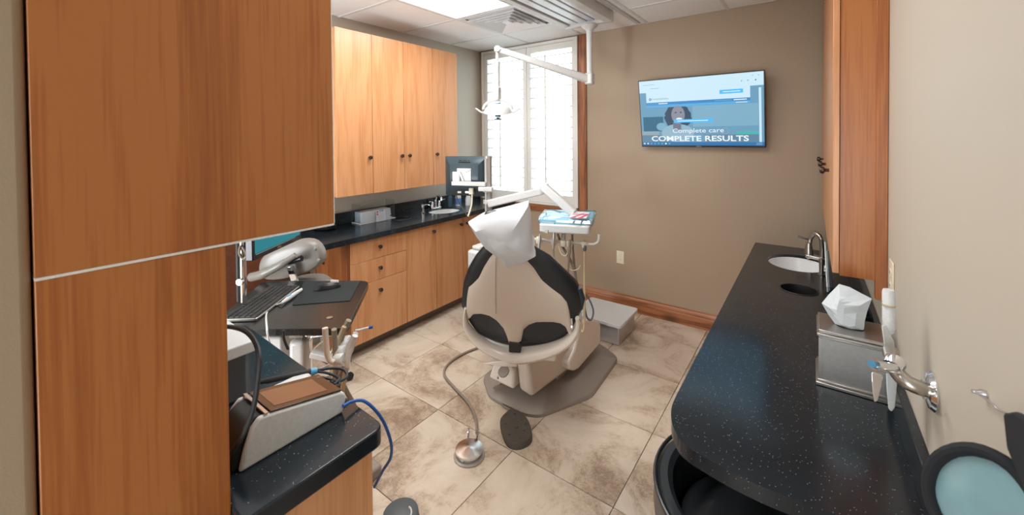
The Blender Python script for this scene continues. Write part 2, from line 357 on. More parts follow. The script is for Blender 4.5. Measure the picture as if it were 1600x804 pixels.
# window
wn = struct(MB().box(WX0, WX0+.04, YB+.03, YB+.11, WZ0, WZ1).box(WX1-.04, WX1, YB+.03, YB+.11, WZ0, WZ1).box(WX0, WX1, YB+.03, YB+.11, WZ0, WZ0+.04).box(WX0, WX1, YB+.03, YB+.11, WZ1-.04, WZ1).box(-2.50, -2.46, YB+.03, YB+.11, WZ0, WZ1).build('window_1', 'shutter_white', smooth=False))
MB().box(WX0+.03, -2.49, YB+.075, YB+.079, WZ0+.03, WZ1-.03).build('pane', 'window_glass', wn)
MB().box(-2.47, WX1-.03, YB+.075, YB+.079, WZ0+.03, WZ1-.03).build('pane', 'window_glass', wn)
m = MB(); m.box(-1.862, -1.78, YB-.022, YB-.0005, .835, ZC-.002); m.box(-1.852, -1.79, YB-.028, YB-.02, .845, ZC-.002); m.build('casing', 'alder_z', wn, bevel=.004)
m = MB(); m.box(XL+.001, -1.863, YB-.022, YB-.0005, .835, .898); m.box(XL+.001, -1.863, YB-.028, YB-.02, .845, .885); m.build('casing', 'alder_x', wn, bevel=.004)
# baseboards
prof = [(0, 0), (.018, 0), (.018, .085), (.014, .097), (.016, .104), (.012, .118), (.006, .128), (.004, .14), (0, .14)]
m = MB(); m.rings([[(x, YB-a-.0005, b+.0005) for a, b in prof] for x in (-2.6, -.0)]); struct(m.build('baseboard_back', 'alder_x', smooth=False))
# shutters: outer frame + two hinged panels
sf = thing('window_shutter', 'white plantation shutter frame set into the wood-trimmed window', 'shutter', (-2.49, YB, WZ0))
y0, y1 = YB-.038, YB-.0005
m = MB(); m.box(WX0, WX0+.035, y0, y1, WZ0+.01, WZ1).box(WX1-.03, WX1, y0, y1, WZ0+.01, WZ1).box(WX0+.035, WX1-.03, y0, y1, WZ0+.01, WZ0+.03).box(WX0+.035, WX1-.03, y0, y1+.02, WZ1-.03, WZ1)
m.build('frame', 'shutter_white', sf, bevel=.002)
for k, (a, b, oa, ob, side) in enumerate(((WX0+.037, -2.478, -3.028, -2.524, 'left'), (-2.474, WX1-.032, -2.429, -1.93, 'right'))):
    sp = thing('shutter_panel', f'{side} white louvered shutter panel of the window, slats open to daylight', 'shutter', ((a+b)/2, YB-.02, .93))
    zb, zt = 1.02, 2.52
    m = MB(); m.box(a, oa, YB-.03, YB-.002, .932, WZ1-.032).box(ob, b, YB-.03, YB-.002, .932, WZ1-.032).box(oa, ob, YB-.03, YB-.002, .932, zb).box(oa, ob, YB-.03, YB-.002, zt, WZ1-.032)
    m.build('frame', 'shutter_white', sp, bevel=.0015)
    proto = None
    for q in range(14):
        z = zb+(q+.5)*(zt-zb)/14
        if proto is None:
            m = MB(); ang = math.radians(9)
            m.M = Matrix.Translation((0, YB-.016, z)) @ Matrix.Rotation(ang, 4, 'X')
            pr = [(.043*math.cos(t_), .0055*math.sin(t_)) for t_ in [2*math.pi*i/10 for i in range(10)]]
            m.rings([[(x, p, w) for p, w in pr] for x in (oa+.002, ob-.002)]); proto = m.build('louver', 'shutter_white', sp); pz = z
        else:
            c = proto.copy(); COL.objects.link(c); c.location.z = z-pz
    MB().box((oa+ob)/2-.045, (oa+ob)/2-.033, YB-.074, YB-.062, 1.06, 2.47).build('tilt_rod', 'nickel' if 0 else 'shutter_white', sp)
# outside: ground made pale to bounce daylight in, and a spruce seen faintly through the slats
struct(MB().box(-14, 8, YB+.5, 30, -1.3, -1.2).build('ground_outside', 'bounce_ground'))
tr = thing('spruce_tree', 'green conifer outside, faint through the right shutter panel', 'tree', (-3.2, 7.4, -1.2))
MB().tube([(-3.2, 7.4, -1.2), (-3.2, 7.4, 2.6)], [.09, .02], 8).build('trunk', 'bark', tr)
m = MB()
for q in range(420):
    h = random.random()**1.2*3.4; rr = (3.6-h)*.32*random.uniform(.5, 1); a = random.random()*6.28
    p = Vector((-3.2+rr*math.cos(a), 7.4+rr*math.sin(a), -.9+h)); s_ = random.uniform(.05, .13)
    vs = [m._v(p+Vector((random.uniform(-1, 1), random.uniform(-1, 1), random.uniform(-.6, .6)))*s_) for _ in range(3)]; m._f(vs)
f_ = m.build('foliage', 'leaf', tr, smooth=False); f_['kind'] = 'stuff'
#==CABINETS==
# ------------------------------------------------------------ left wall cabinets
FU = -2.82
yA = [1.645, 1.955, 2.267, 2.60, 2.925]
def wall_cab(y0, y1, doors, label, knobs):
    t_ = thing('wall_cabinet', label, 'cabinet', (XL, (y0+y1)/2, 1.19), 0, None)
    MB().box(XL+.001, FU-.021, y0+.001, y1-.001, 1.185, 2.445).build('body', 'cherry', t_, bevel=.001, seg=1)
    for (a, b), (ky, kz) in zip(doors, knobs):
        d = MB().box(FU-.02, FU, a+.0015, b-.0015, 1.183, 2.447).build('door', 'cherry', t_, bevel=.0015, seg=1)
        knob(d, (FU, ky, kz), (1, 0, 0))
wall_cab(yA[0], yA[1], [(yA[0], yA[1])], 'single-door cherry wall cabinet nearest the tall cupboard, over the paper towels', [(yA[1]-.035, 1.47)])
wall_cab(yA[1], yA[3], [(yA[1], yA[2]), (yA[2], yA[3])], 'double-door cherry wall cabinet between two single-door ones', [(yA[2]-.035, 1.47), (yA[2]+.045, 1.47)])
wall_cab(yA[3], yA[4], [(yA[3], yA[4])], 'single-door cherry wall cabinet nearest the window', [(yA[3]+.035, 1.47)])
# ------------------------------------------------------------ left base cabinets
FB = -2.68; ZT = .905
yB = [1.655, 2.165, 2.495, 2.835, 3.20]
def carc(t_, y0, y1):
    MB().box(XL+.001, FB-.021, y0+.001, y1-.001, .10, ZT-.26).build('body', 'cherry_knee_shade', t_)
    MB().box(XL+.05, FB-.10, y0+.001, y1-.001, 0.0, .0995).build('toe_kick', 'kick_grey', t_)
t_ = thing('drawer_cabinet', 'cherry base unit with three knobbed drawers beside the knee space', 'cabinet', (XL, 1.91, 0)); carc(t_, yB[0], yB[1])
for z0, z1 in ((.703, .858), (.30+.235, .70), (.10, .532)):
    d = MB().box(FB-.02, FB, yB[0]+.002, yB[1]-.0015, z0, z1).build('drawer', 'cherry', t_, bevel=.0015, seg=1); knob(d, (FB, 1.90, z1-.075 if z1 < .6 else (z0+z1)/2+.01), (1, 0, 0))
MB().box(FB-.30, FB-.001, 1.628, 1.654, .0, ZT-.042).build('filler', 'cherry_knee_shade', t_, bevel=.001)
for a, b, lab, ds in ((yB[1], yB[2], 'single-door cherry base cabinet right of the drawer unit', [(yB[1], yB[2], yB[2]-.04)]),
                      (yB[2], 3.66, 'double-door cherry base cabinet under the left-hand sink', [(yB[2], yB[3], yB[3]-.035), (yB[3], 3.25, yB[3]+.05)])):
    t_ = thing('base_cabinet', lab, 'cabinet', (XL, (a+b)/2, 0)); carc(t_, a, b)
    for p, q, k in ds:
        d = MB().box(FB-.02, FB, p+.0015, q-.0015, .10, .858).build('door', 'cherry', t_, bevel=.0015, seg=1); knob(d, (FB, k, .80), (1, 0, 0))
    if b > 3: MB().box(FB-.02, FB, 3.252, b-.001, .10, .858).build('filler', 'cherry', t_)
# worktop helper with elliptical holes (boolean-free: ring fans)
def slab_with_holes(x0, x1, y0, y1, z0, z1, holes, outline=None):
    bm = MB(); ys = [y0]
    # strip the slab in y; each strip holds at most one hole
    hs = sorted(holes, key=lambda h: h[1])
    cuts = [y0]
    for h in hs: cuts += [h[1]-h[3]-.02, h[1]+h[3]+.02]
    cuts.append(y1)
    for k in range(len(cuts)-1):
        a, b = cuts[k], cuts[k+1]
        if k % 2 == 0:
            if k == 0 and outline: bm.prism(outline(b), z0, z1)
            else: bm.box(x0, x1, a, b, z0, z1)
        else:
            cx, cy, rx, ry = hs[k//2]; n = 32
            inner = [(cx+rx*math.cos(q), cy+ry*math.sin(q)) for q in [2*math.pi*(i+.5)/n for i in range(n)]]
            outer = []
            for (px, py) in inner:
                dx, dy = px-cx, py-cy
                tx = ((x1-cx) if dx > 0 else (x0-cx))/dx if abs(dx) > 1e-9 else 1e9
                ty = ((b-cy) if dy > 0 else (a-cy))/dy if abs(dy) > 1e-9 else 1e9
                tt = min(tx, ty); outer.append((cx+dx*tt, cy+dy*tt))
            # add corners by snapping the nearest outer samples
            for c_ in ((x0, a), (x1, a), (x1, b), (x0, b)):
                i_ = min(range(n), key=lambda i: (outer[i][0]-c_[0])**2+(outer[i][1]-c_[1])**2); outer[i_] = c_
            V = [[bm._v((p[0], p[1], z)) for p in L] for z in (z0, z1) for L in (outer, inner)]
            for i in range(n):
                j = (i+1) % n
                bm._f([V[2][i], V[2][j], V[3][j], V[3][i]]); bm._f([V[0][i], V[1][i], V[1][j], V[0][j]])
                bm._f([V[0][i], V[0][j], V[2][j], V[2][i]]); bm._f([V[1][j], V[1][i], V[3][i], V[3][j]])
    return bm
def basin(name, cx, cy, rx, ry, z, depth, mat, label, cat):
    m = MB(); n = 32; rg = []
    for k, (s_, d_) in enumerate(((.990, 0), (.975, 0), (.955, .3), (.85, .75), (.5, .97), (.12, 1.0))):
        rg.append([(cx+rx*s_*math.cos(q), cy+ry*s_*math.sin(q), z-d_*depth) for q in [2*math.pi*i/n for i in range(n)]])
    rg2 = [[(x, y, zz-.008) for x, y, zz in r] for r in rg[::-1]]
    m.rings(rg+rg2, cap=False, closed=True)
    return tag(m.build(name, mat), label, cat)
sinkL = (-2.90, 2.81, .135, .17); holeL = (-2.955, 2.335, .075, .09)
m = slab_with_holes(XL+.001, -2.65, 1.33, 3.668, ZT-.04, ZT, [holeL, sinkL])
wt = thing('countertop', 'long black speckled worktop along the left wall cabinets', 'countertop', (-2.9, 2.4, ZT-.04))
m.build('worktop', 'black_stone', wt, smooth=False)
MB().box(XL+.001, XL+.021, 1.33, 3.63, ZT+.0005, ZT+.10).build('backsplash', 'black_stone', wt, bevel=.002)
basin('sink', *sinkL, ZT-.010, .13, 'porcelain', 'oval white undermount basin in the left worktop by the window', 'sink')
m = MB(); m.lathe([(1.0, 0), (.97, 0), (.97, -.2), (1.0, -.2)], (0, 0, 0), 28); 
def chute(cx, cy, rx, ry, z, label):
    m = MB(); n = 28; rg = []
    for s_, z_ in ((1.07, z+.0005), (1.05, z+.003), (.99, z+.003), (.96, z-.02), (.95, z-.16), (.02, z-.16), (.02, z-.165), (.98, z-.165), (1.0, z-.045)):
        s2 = s_ if z_ > z-.03 else min(s_, .985)
        rg.append([(cx+rx*s2*math.cos(q), cy+ry*s2*math.sin(q), z_) for q in [2*math.pi*i/n for i in range(n)]])
    return tag(m.rings(rg, cap=False).build('waste_chute', 'dark_hole'), label, 'waste chute')
chute(*holeL, ZT, 'round black waste opening in the left worktop next to the soap dispenser')
# knee-space side under the left end of the worktop
MB().box(XL+.001, XL+.02, .45, 1.328, ZT+.028, ZT+.20).build('end_splash', 'black_stone', wt)
MB().box(XL+.001, XL+.02, .45, 1.328, ZT-.0445, ZT+.0275).build('panel', 'knee_shade', wt)  # dark sheet stands in for the shaded wall in the knee space
MB().box(XL+.001, XL+.02, .45, 1.60, .001, ZT-.045).build('panel', 'knee_shade', wt, label='dark panel painting in the shade at the back of the knee space')

# ------------------------------------------------------------ right desk-height worktop
ZR = .785
def outl(b):
    x1 = XR-.001; ed = [at(u, v, z=ZR) for u, v in ((1050.5, 632), (1048.5, 645), (1050, 660), (1055, 673), (1063, 687), (1078, 700), (1096, 711), (1120, 725), (1150, 741), (1210, 768), (1301, 801))]
    e = spline([Vector((-.347, 1.36, ZR))]+ed, 4); d = (ed[-1]-ed[-2]); end = ed[-1]+d*((x1-ed[-1].x)/d.x)
    pts = [(x1, b), (-.347, b)]+[(p.x, p.y) for p in e]+[(x1, end.y)]
    return pts
sinkR = (-.068, 3.235, .168, .205); holeR = (-.050, 2.672, .083, .082)
rt = thing('countertop', 'long black speckled desk-height worktop with rounded corner along the right wall', 'countertop', (-.05, 2.3, ZR-.04))
slab_with_holes(-.347, XR-.001, 1.0, 3.668, ZR-.04, ZR, [holeR, sinkR], outl).build('worktop', 'black_stone', rt, smooth=False)
MB().box(XR-.021, XR-.001, 1.10, 3.63, ZR+.0005, ZR+.10).build('backsplash', 'black_stone', rt, bevel=.002)
basin('sink', *sinkR, ZR-.018, .13, 'porcelain', 'oval white undermount basin at the far end of the right worktop', 'sink')
chute(*holeR, ZR, 'round black waste opening in the right worktop in front of the basin')
# base cabinet below its far half
t_ = thing('base_cabinet', 'cherry base cabinet below the right worktop basin', 'cabinet', (0, 3, 0))
MB().box(-.30, XR-.001, 2.05, 3.64, .10, ZR-.26).box(-.30, -.27, 2.05, 3.64, ZR-.20, ZR-.041).build('body', 'cherry', t_)
MB().box(-.24, XR-.05, 2.05, 3.64, 0.0, .0995).build('toe_kick', 'kick_grey', t_)
for a, b in ((2.05, 2.58), (2.58, 3.11), (3.11, 3.64)):
    d = MB().box(-.32, -.3005, a+.002, b-.002, .10, ZR-.045).build('door', 'cherry', t_, bevel=.0015, seg=1); knob(d, (-.32, a+.05, .66), (-1, 0, 0))
# right wall cabinets (shallow)
RZ = 1.09
for k, (a, b, lab) in enumerate(((1.952, 2.50, 'nearest cherry wall cabinet on the right wall, its end panel facing out'), (2.502, 3.06, 'middle cherry wall cabinet on the right wall, seen edge-on'), (3.062, 3.60, 'farthest cherry wall cabinet on the right wall above the basin'))):
    t_ = thing('wall_cabinet', lab, 'cabinet', (XR, (a+b)/2, RZ))
    MB().box(.0885, .196, a+.004, b-.001, RZ, ZC-.01).build('body', 'cherry_unlit', t_)
    MB().box(.0665, .0865, a-.001, b-.002, RZ+.008, ZC-.01).build('door', 'cherry', t_, bevel=.0015, seg=1)
    knob([o for o in bpy.data.objects if o.parent == t_ and o.name.startswith('door')][0], (.0665, a+.37 if k == 0 else a+.30, 1.46), (-1, 0, 0), .017)
    if k == 0: MB().box(.188, XR-.001, a-.006, a+.02, RZ-.065, ZC-.01).build('end_stile', 'cherry_unlit', t_, bevel=.0015)
    else: MB().box(.1965, XR-.001, a+.004, b-.001, RZ, ZC-.01).build('back_rail', 'cherry_unlit', t_)

# ------------------------------------------------------------ near tall cupboard (left foreground)
XN = -.9
t_ = thing('tall_cabinet', 'large cherry cupboard filling the left foreground, overhanging upper box above a side panel', 'cabinet', (-1.1, .2, 0))
MB().box(-1.30, XN, .060, .5165, 1.4225, ZC-.005).build('upper_box', 'cherry_unlit', t_, bevel=.001)
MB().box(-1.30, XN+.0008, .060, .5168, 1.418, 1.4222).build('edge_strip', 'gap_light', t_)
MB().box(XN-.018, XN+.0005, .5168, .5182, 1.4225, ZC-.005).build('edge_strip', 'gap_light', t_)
MB().box(-1.30, XN, .060, .2975, .001, 1.4175).build('side_panel', 'cherry_unlit', t_, bevel=.0015)
# near worktop + cabinet
t_ = thing('countertop', 'short black speckled worktop in the left foreground carrying the scanner', 'countertop', (-1.2, .45, .87))
pts = roundpoly([(-.848, .30), (-.848, .612), (-1.75, .640), (-1.75, .30)], .035)
m = MB(); m.prism([(-.848, .2985), *[tuple(p) for p in roundpoly([(-.848, .30), (-.848, .612), (-1.75, .640)], .03)[6:12]], (-1.75, .640), (-1.75, .2985)], .865, .91); m.build('worktop', 'black_stone', t_, bevel=.004)
t_ = thing('base_cabinet', 'cherry base cabinet under the short foreground worktop', 'cabinet', (-1.2, .45, 0))
MB().box(-1.74, -.882, .2985, .59, .10, .864).build('body', 'cherry', t_, bevel=.001); MB().box(-1.74, -.94, .2985, .54, 0.0, .0995).build('toe_kick', 'kick_grey', t_)
MB().box(-.8815, -.868, .302, .588, .11, .862).build('door', 'cherry', t_, bevel=.001)
#==OBJECTS==
# ------------------------------------------------------------ ceiling vent
t_ = thing('ceiling_vent', 'square white ceiling air diffuser of nested louvered frames', 'vent', (-2.13, 2.845, ZC-.02))
cx, cy = -2.13, 2.845
def sqring(m, a, b, za, zb, th=.004):
    A = [(cx+sx*a, cy+sy*a, za) for sx, sy in ((-1, -1), (1, -1), (1, 1), (-1, 1))]; B = [(cx+sx*b, cy+sy*b, zb) for sx, sy in ((-1, -1), (1, -1), (1, 1), (-1, 1))]
    A2 = [(x, y, z+th) for x, y, z in A]; B2 = [(x, y, z+th) for x, y, z in B]
    m.rings([A, B, B2, A2], cap=False, closed=True)
m = MB(); sqring(m, .305, .265, ZC-.006, ZC-.002); m.build('frame', 'vent_white', t_, smooth=False)
for k in range(4): m = MB(); sqring(m, .25-.055*k, .215-.055*k, ZC-.018, ZC+.012); m.build('vane', 'vent_white', t_, smooth=False)
MB().box(cx-.035, cx+.035, cy-.035, cy+.035, ZC-.014, ZC-.008).build('centre_plate', 'vent_white', t_)
MB().box(cx-.29, cx+.29, cy-.29, cy+.29, ZC+.05, ZC+.055).build('backing', 'vent_dark', t_)
# the diffuser is let into the ceiling: clear the slab above it by making the backing part of the throat
# ------------------------------------------------------------ track housing + dental light
tk = thing('track_light_housing', 'long white ceiling track housing with glossy panels running over the chair', 'ceiling fixture', (-1.5, 2.4, ZC-.06))
x0, x1, ya, yb = -1.70, -1.285, 1.0, 3.14; zb = 2.555
m = MB(); m.box(x0, x0+.045, ya, yb, zb, ZC-.005).box(x1-.065, x1, ya, yb, zb-.01, ZC-.005); m.build('side_rail', 'unit_white', tk, bevel=.004, smooth=False)
MB().box(x0+.045, x1-.065, ya, yb-.02, zb+.035, ZC-.005).build('track_bed', 'black_plastic', tk)
for a, b in ((x0+.056, x0+.120), (x0+.136, x0+.208), (x0+.226, x0+.276), (x0+.292, x0+.338)):
    MB().box(a, b, ya, yb-.05, zb+.012, zb+.034).build('glossy_panel', 'panel_gloss', tk, bevel=.004)
MB().box(x0-.002, x1+.002, yb-.05, yb, zb-.012, ZC-.005).build('end_cap', 'unit_white', tk, bevel=.006)
MB().box(x1+.03, x1+.06, 2.2, 3.60, ZC-.012, ZC-.004).build('pale_strip', 'unit_white', tk)
dl = thing('dental_light', 'white dental operating light on a jointed arm hanging from the ceiling track', 'lamp', tuple(W(922, 40, 3.36)))
px = [W(921, 42, 3.36), W(923, 130, 3.36)]; p0 = Vector((px[0].x, px[0].y, zb-.014)); p1 = Vector((px[0].x, px[0].y, px[1].z))
MB().lathe([(.07, 0), (.065, -.012), (.035, -.035), (.028, -.05), (.028, -.06)], p0, 20).build('mount', 'unit_white', dl)
MB().tube([p0+Vector((0, 0, -.055)), p1], [.026, .023], 16).build('post', 'unit_white', dl)
MB().box(p1.x-.034, p1.x+.034, p1.y-.034, p1.y+.034, p1.z-.01, p1.z+.085).build('elbow', 'unit_white', dl, bevel=.012)
e0 = Vector((p1.x, p1.y, p1.z+.03)); e1 = W(777, 77, 3.30); dr = (e1-e0).normalized(); sd = dr.cross(Vector((0, 0, 1))).normalized(); uu = sd.cross(dr)
def beam(m, a, b, w0, h0, w1, h1):
    d = (b-a).normalized(); s_ = d.cross(Vector((0, 0, 1))).normalized(); u = s_.cross(d)
    return m.hull8([a-s_*w0-u*h0, a+s_*w0-u*h0, a+s_*w0+u*h0, a-s_*w0+u*h0], [b-s_*w1-u*h1, b+s_*w1-u*h1, b+s_*w1+u*h1, b-s_*w1+u*h1])
beam(MB(), e0, e1, .024, .034, .020, .022).build('spring_arm', 'unit_white', dl, bevel=.012, seg=3)
MB().lathe([(.024, -.03), (.027, -.02), (.027, .02), (.024, .03)], e1, 14, sd).build('joint', 'unit_white', dl, bevel=.003)
hd = W(775, 170, 3.30); hx = e1.x; hy = e1.y
MB().tube([e1, (hx, hy, W(777, 140, 3.3).z)], .013, 12).build('drop_rod', 'unit_white', dl)
MB().box(hx-.022, hx+.022, hy-.022, hy+.022, W(777, 156, 3.3).z, W(777, 136, 3.3).z).build('yoke_sleeve', 'unit_white', dl, bevel=.006)
zc = hd.z; rt2 = Vector((.80, .60, 0)).normalized()
c_ = Vector((hx, hy, zc))
m = MB(); arc = [c_+rt2*(.118*math.cos(a))+Vector((0, 0, .075*math.sin(a)-.002)) for a in [math.pi*i/14 for i in range(15)]]; m.tube(arc, .010, 8); m.build('yoke', 'unit_white', dl)
m = MB(); prof = [(.002, .045), (.06, .036), (.10, .008), (.118, -.028), (.112, -.030), (.095, .002), (.055, .027), (.002, .035)]
m.lathe(prof, c_-Vector((0, 0, .0)), 28, (.15, -.2, 1)); m.build('reflector', 'unit_white', dl)
MB().box(hx-.018, hx+.018, hy-.018, hy+.018, zc-.065, zc-.028).build('bulb_housing', 'slate_blue', dl, bevel=.004)
MB().box(hx-.020, hx+.020, hy-.018, hy+.018, zc+.02, zc+.048).build('socket', 'slate_blue', dl, bevel=.004)
MB().tube([(hx, hy, zc-.03), (hx, hy, zc+.03)], .010, 8).build('stem', 'film', dl)
MB().lathe([(.03, 0), (.03, -.007), (.012, -.008), (.012, .012)], (hx, hy, zc-.08), 14).build('bulb_shield', 'slate_blue', dl)
for s_ in (-1, 1):
    m = MB(); m.tube(spline([c_+rt2*(s_*.105)+Vector((0, 0, -.028)), c_+rt2*(s_*.135)+Vector((0, 0, -.026)), c_+rt2*(s_*.165)+Vector((0, 0, -.004)), c_+rt2*(s_*.182)+Vector((0, 0, .004))], 4), [.007]*13, 8); m.build('handle', 'unit_white', dl)
# ------------------------------------------------------------ television
tilt = math.atan2(.10, .572); TVo = Vector((-.742, 3.60, 1.526)); TVy = Vector((0, -math.sin(tilt), math.cos(tilt))); TVx = Vector((1, 0, 0)); TVn = TVx.cross(TVy)
TVW, TVH = .938, .582
tv = thing('television', 'flat television on the taupe wall showing a dental website', 'television', tuple(TVo))
def tvp(a, b, o=0): return TVo+TVx*a+TVy*b+TVn*o
def tvbox(a0, a1, b0, b1, o0, o1, name, mat, par=tv, bev=0, label=None):
    m = MB(); m.hull8([tvp(a0, b0, o0), tvp(a1, b0, o0), tvp(a1, b1, o0), tvp(a0, b1, o0)], [tvp(a0, b0, o1), tvp(a1, b0, o1), tvp(a1, b1, o1), tvp(a0, b1, o1)]); return m.build(name, mat, par, bevel=bev, label=label)
tvbox(-TVW/2, TVW/2, 0, TVH, -.035, .002, 'case', 'black_plastic', bev=.003)
tvbox(-.2, .2, .1, .4, -.055, -.0355, 'rear_cover', 'black_plastic')
MB().box(-.86, -.62, 3.615, 3.669, 1.66, 1.80).build('wall_mount', 'black_matte', tv)
sx0, sx1, sy0, sy1 = -TVW/2+.008, TVW/2-.008, .016, TVH-.008
screen('s_white', (0.6, 0.82, 0.95), .78); screen('s_bar', (0.015, 0.24, 0.58), .78); screen('s_bar2', (0.08, 0.4, 0.72), .78); screen('s_photo', (0.13, 0.33, 0.5), .78); screen('s_dark', (.01, .12, .22), .8)
screen('s_hair', (.012, .05, .10), .8); screen('s_skin', (0.24, 0.25, 0.32), .78); screen('s_skin2', (0.15, 0.17, 0.24), .78); screen('s_shirt', (0.28, 0.45, 0.58), .78); screen('s_text', (0.85, 0.93, 0.97), .78); screen('s_task', (.01, .16, .40), .8); screen('s_pill', (.04, .42, .85), .95); screen('s_grey', (.30, .42, .50), .7); screen('s_green', (.05, .45, .42), .8); screen('s_cabinet', (.10, .22, .33), .8); screen('s_wall', (0.19, 0.41, 0.56), .78)
tvo = [o for o in bpy.data.objects if o.parent == tv and o.name.startswith('case')][0]
def S(a, b):      # crop-space (0..1306, 0..804) → screen local through the TV plane
    p = onp(960+a*.19908, 90+b*.19908, TVo, TVn)-TVo; return p.dot(TVx), p.dot(TVy)
def spoly(pts, layer, name, mat, crop=True, label=None):
    P_ = [S(*p) if crop else p for p in pts]
    P_ = [(min(max(a, sx0), sx1), min(max(b, sy0), sy1)) for a, b in P_]
    m = MB(); m.extr([tvp(a, b, .002+.0004*layer) for a, b in P_], TVn*.0005); return m.build(name, mat, tv, smooth=False, label=label)
spoly([(sx0, sy0), (sx1, sy0), (sx1, sy1), (sx0, sy1)], 0, 'screen', 's_photo', False, 'lit screen with a blue-tinted web page')
# page layout in screen units (fractions of width/height, origin bottom-left)
def F_(x, y): return sx0+(sx1-sx0)*x, sy0+(sy1-sy0)*y
def rect(x0, x1, y0, y1, layer, name, mat): return spoly([F_(x0, y0), F_(x1, y0), F_(x1, y1), F_(x0, y1)], layer, name, mat, False)
rect(0, 1, .82, 1, 1, 'browser_bar', 's_white'); rect(.06, .905, .665, .83, 1, 'page_header', 's_white')
rect(.0, 1, .0, .052, 2, 'task_bar', 's_task'); rect(.06, .905, .625, .665, 2, 'banner', 's_bar'); rect(.06, .905, .59, .625, 2, 'banner', 's_bar2')
rect(.965, .982, .05, .79, 2, 'scroll_bar', 's_white')
rect(.46, .96, .28, .585, 1, 'photo_wall', 's_wall'); rect(.02, .205, .22, .445, 1, 'photo_monitor', 's_dark'); rect(.0, .30, .055, .16, 1, 'photo_worktop', 's_cabinet'); rect(.55, .96, .055, .16, 1, 'photo_worktop', 's_cabinet'); rect(.80, .96, .16, .20, 1, 'photo_worktop', 's_green')
rect(.0, .16, .16, .22, 2, 'photo_worktop', 's_grey')
random.seed(3)
def blob(cx_, cy_, rx, ry, layer, name, mat, n=24, jit=0):
    return spoly([F_(cx_+rx*math.cos(a)*(1+random.uniform(-jit, jit)), cy_+ry*math.sin(a)*(1+random.uniform(-jit, jit))) for a in [2*math.pi*i/n for i in range(n)]], layer, name, mat, False)
blob(.335, .43, .115, .19, 2, 'photo_hair', 's_hair', 40, .07); rect(.22, .45, .585, .62, 3.2, 'banner', 's_bar2')
blob(.325, .19, .14, .135, 3, 'photo_blouse', 's_shirt'); spoly([F_(.29, .24), F_(.36, .24), F_(.36, .36), F_(.29, .36)], 4, 'photo_neck', 's_skin2', False)
blob(.337, .465, .058, .135, 5, 'photo_face', 's_skin'); blob(.345, .40, .026, .020, 6, 'photo_smile', 's_text')
for x_ in (.318, .362): blob(x_, .50, .010, .010, 6, 'photo_eye', 's_hair', 10)
m = MB()
def arcband(m, cx_, cy_, r0, r1, a0, a1, o, n=10):
    for i in range(n):
        q = [a0+(a1-a0)*(i+k)/n for k in (0, 1)]
        V = [m._v(tvp(F_(cx_+r*math.cos(a), 0)[0], F_(0, cy_+r*1.65*math.sin(a))[1], o)) for a, r in ((q[0], r0), (q[0], r1), (q[1], r1), (q[1], r0))]; m._f(V)
arcband(m, .715, .21, .024, .028, 0, 6.283, .0032, 24); m.build('photo_ring_lamp', 's_grey', tv, smooth=False)
blob(.185, .29, .045, .06, 2, 'photo_chair', 's_wall')
rect(.30, .625, .345, .395, 8, 'button', 's_pill'); rect(.68, .855, .735, .79, 3, 'button', 's_pill')
TF = frame(tvp(0, 0, 0), TVx, TVy)
def tvt(s_, x, y, h, w, mat, bold=0, layer=10):
    a, b = F_(x, y); return text(s_, h*(sy1-sy0), TF @ Matrix.Translation((a, b, .002+.0004*layer)), mat, tv, width=w*(sx1-sx0), bold=bold)
tvt('Complete care', .495, .215, .085, .42, 's_text', 0)
tvt('COMPLETE RESULTS', .49, .105, .082, .80, 's_text', .022)
tvt('CompleteSmiles', .185, .715, .035, .15, 's_grey', .01, 4); m_ = blob(.095, .715, .012, .020, 3, 'logo', 's_bar'); blob(.095, .715, .005, .008, 4, 'logo', 's_white')
rect(.705, .835, .757, .767, 6, 'text_line', 's_text'); rect(.33, .585, .365, .375, 10, 'text_line', 's_text')
tvt('Call us today   000-000', .18, .645, .016, .22, 's_text', .01, 5) if 0 else rect(.07, .165, .640, .647, 3, 'text_line', 's_wall'); rect(.17, .25, .638, .650, 3, 'text_line', 's_text')
rect(.64, .77, .640, .648, 3, 'text_line', 's_wall'); rect(.785, .88, .638, .651, 3, 'text_line', 's_text'); rect(.80, .885, .603, .610, 3, 'text_line', 's_text')
rect(.10, .18, .875, .882, 3, 'text_line', 's_grey'); rect(.035, .14, .935, .941, 3, 'text_line', 's_wall')
for k, mt in enumerate(('s_text', 's_text', 's_grey', 's_bar2', 's_green', 's_wall', 's_text', 's_wall')): blob(.02+.033*k, .027, .008, .012, 4, 'task_icon', mt, 8)
rect(.945, .985, .030, .040, 4, 'text_line', 's_wall'); rect(.94, .985, .012, .020, 4, 'text_line', 's_wall')
for x_, mt in ((.845, 's_grey'), (.89, 's_wall'), (.945, 's_dark')): blob(x_, .895, .006, .009, 4, 'browser_icon', mt, 8)
for x_ in (.925, .965): blob(x_, .955, .004, .007, 4, 'browser_icon', 's_grey', 8)
text('PHILIPS', .006, frame(tvp(.0, .008, .0022), TVx, TVy), 'silver', tv, width=.03) if 0 else tvbox(-.018, .018, .0055, .0095, .002, .0026, 'maker_badge', 'silver')
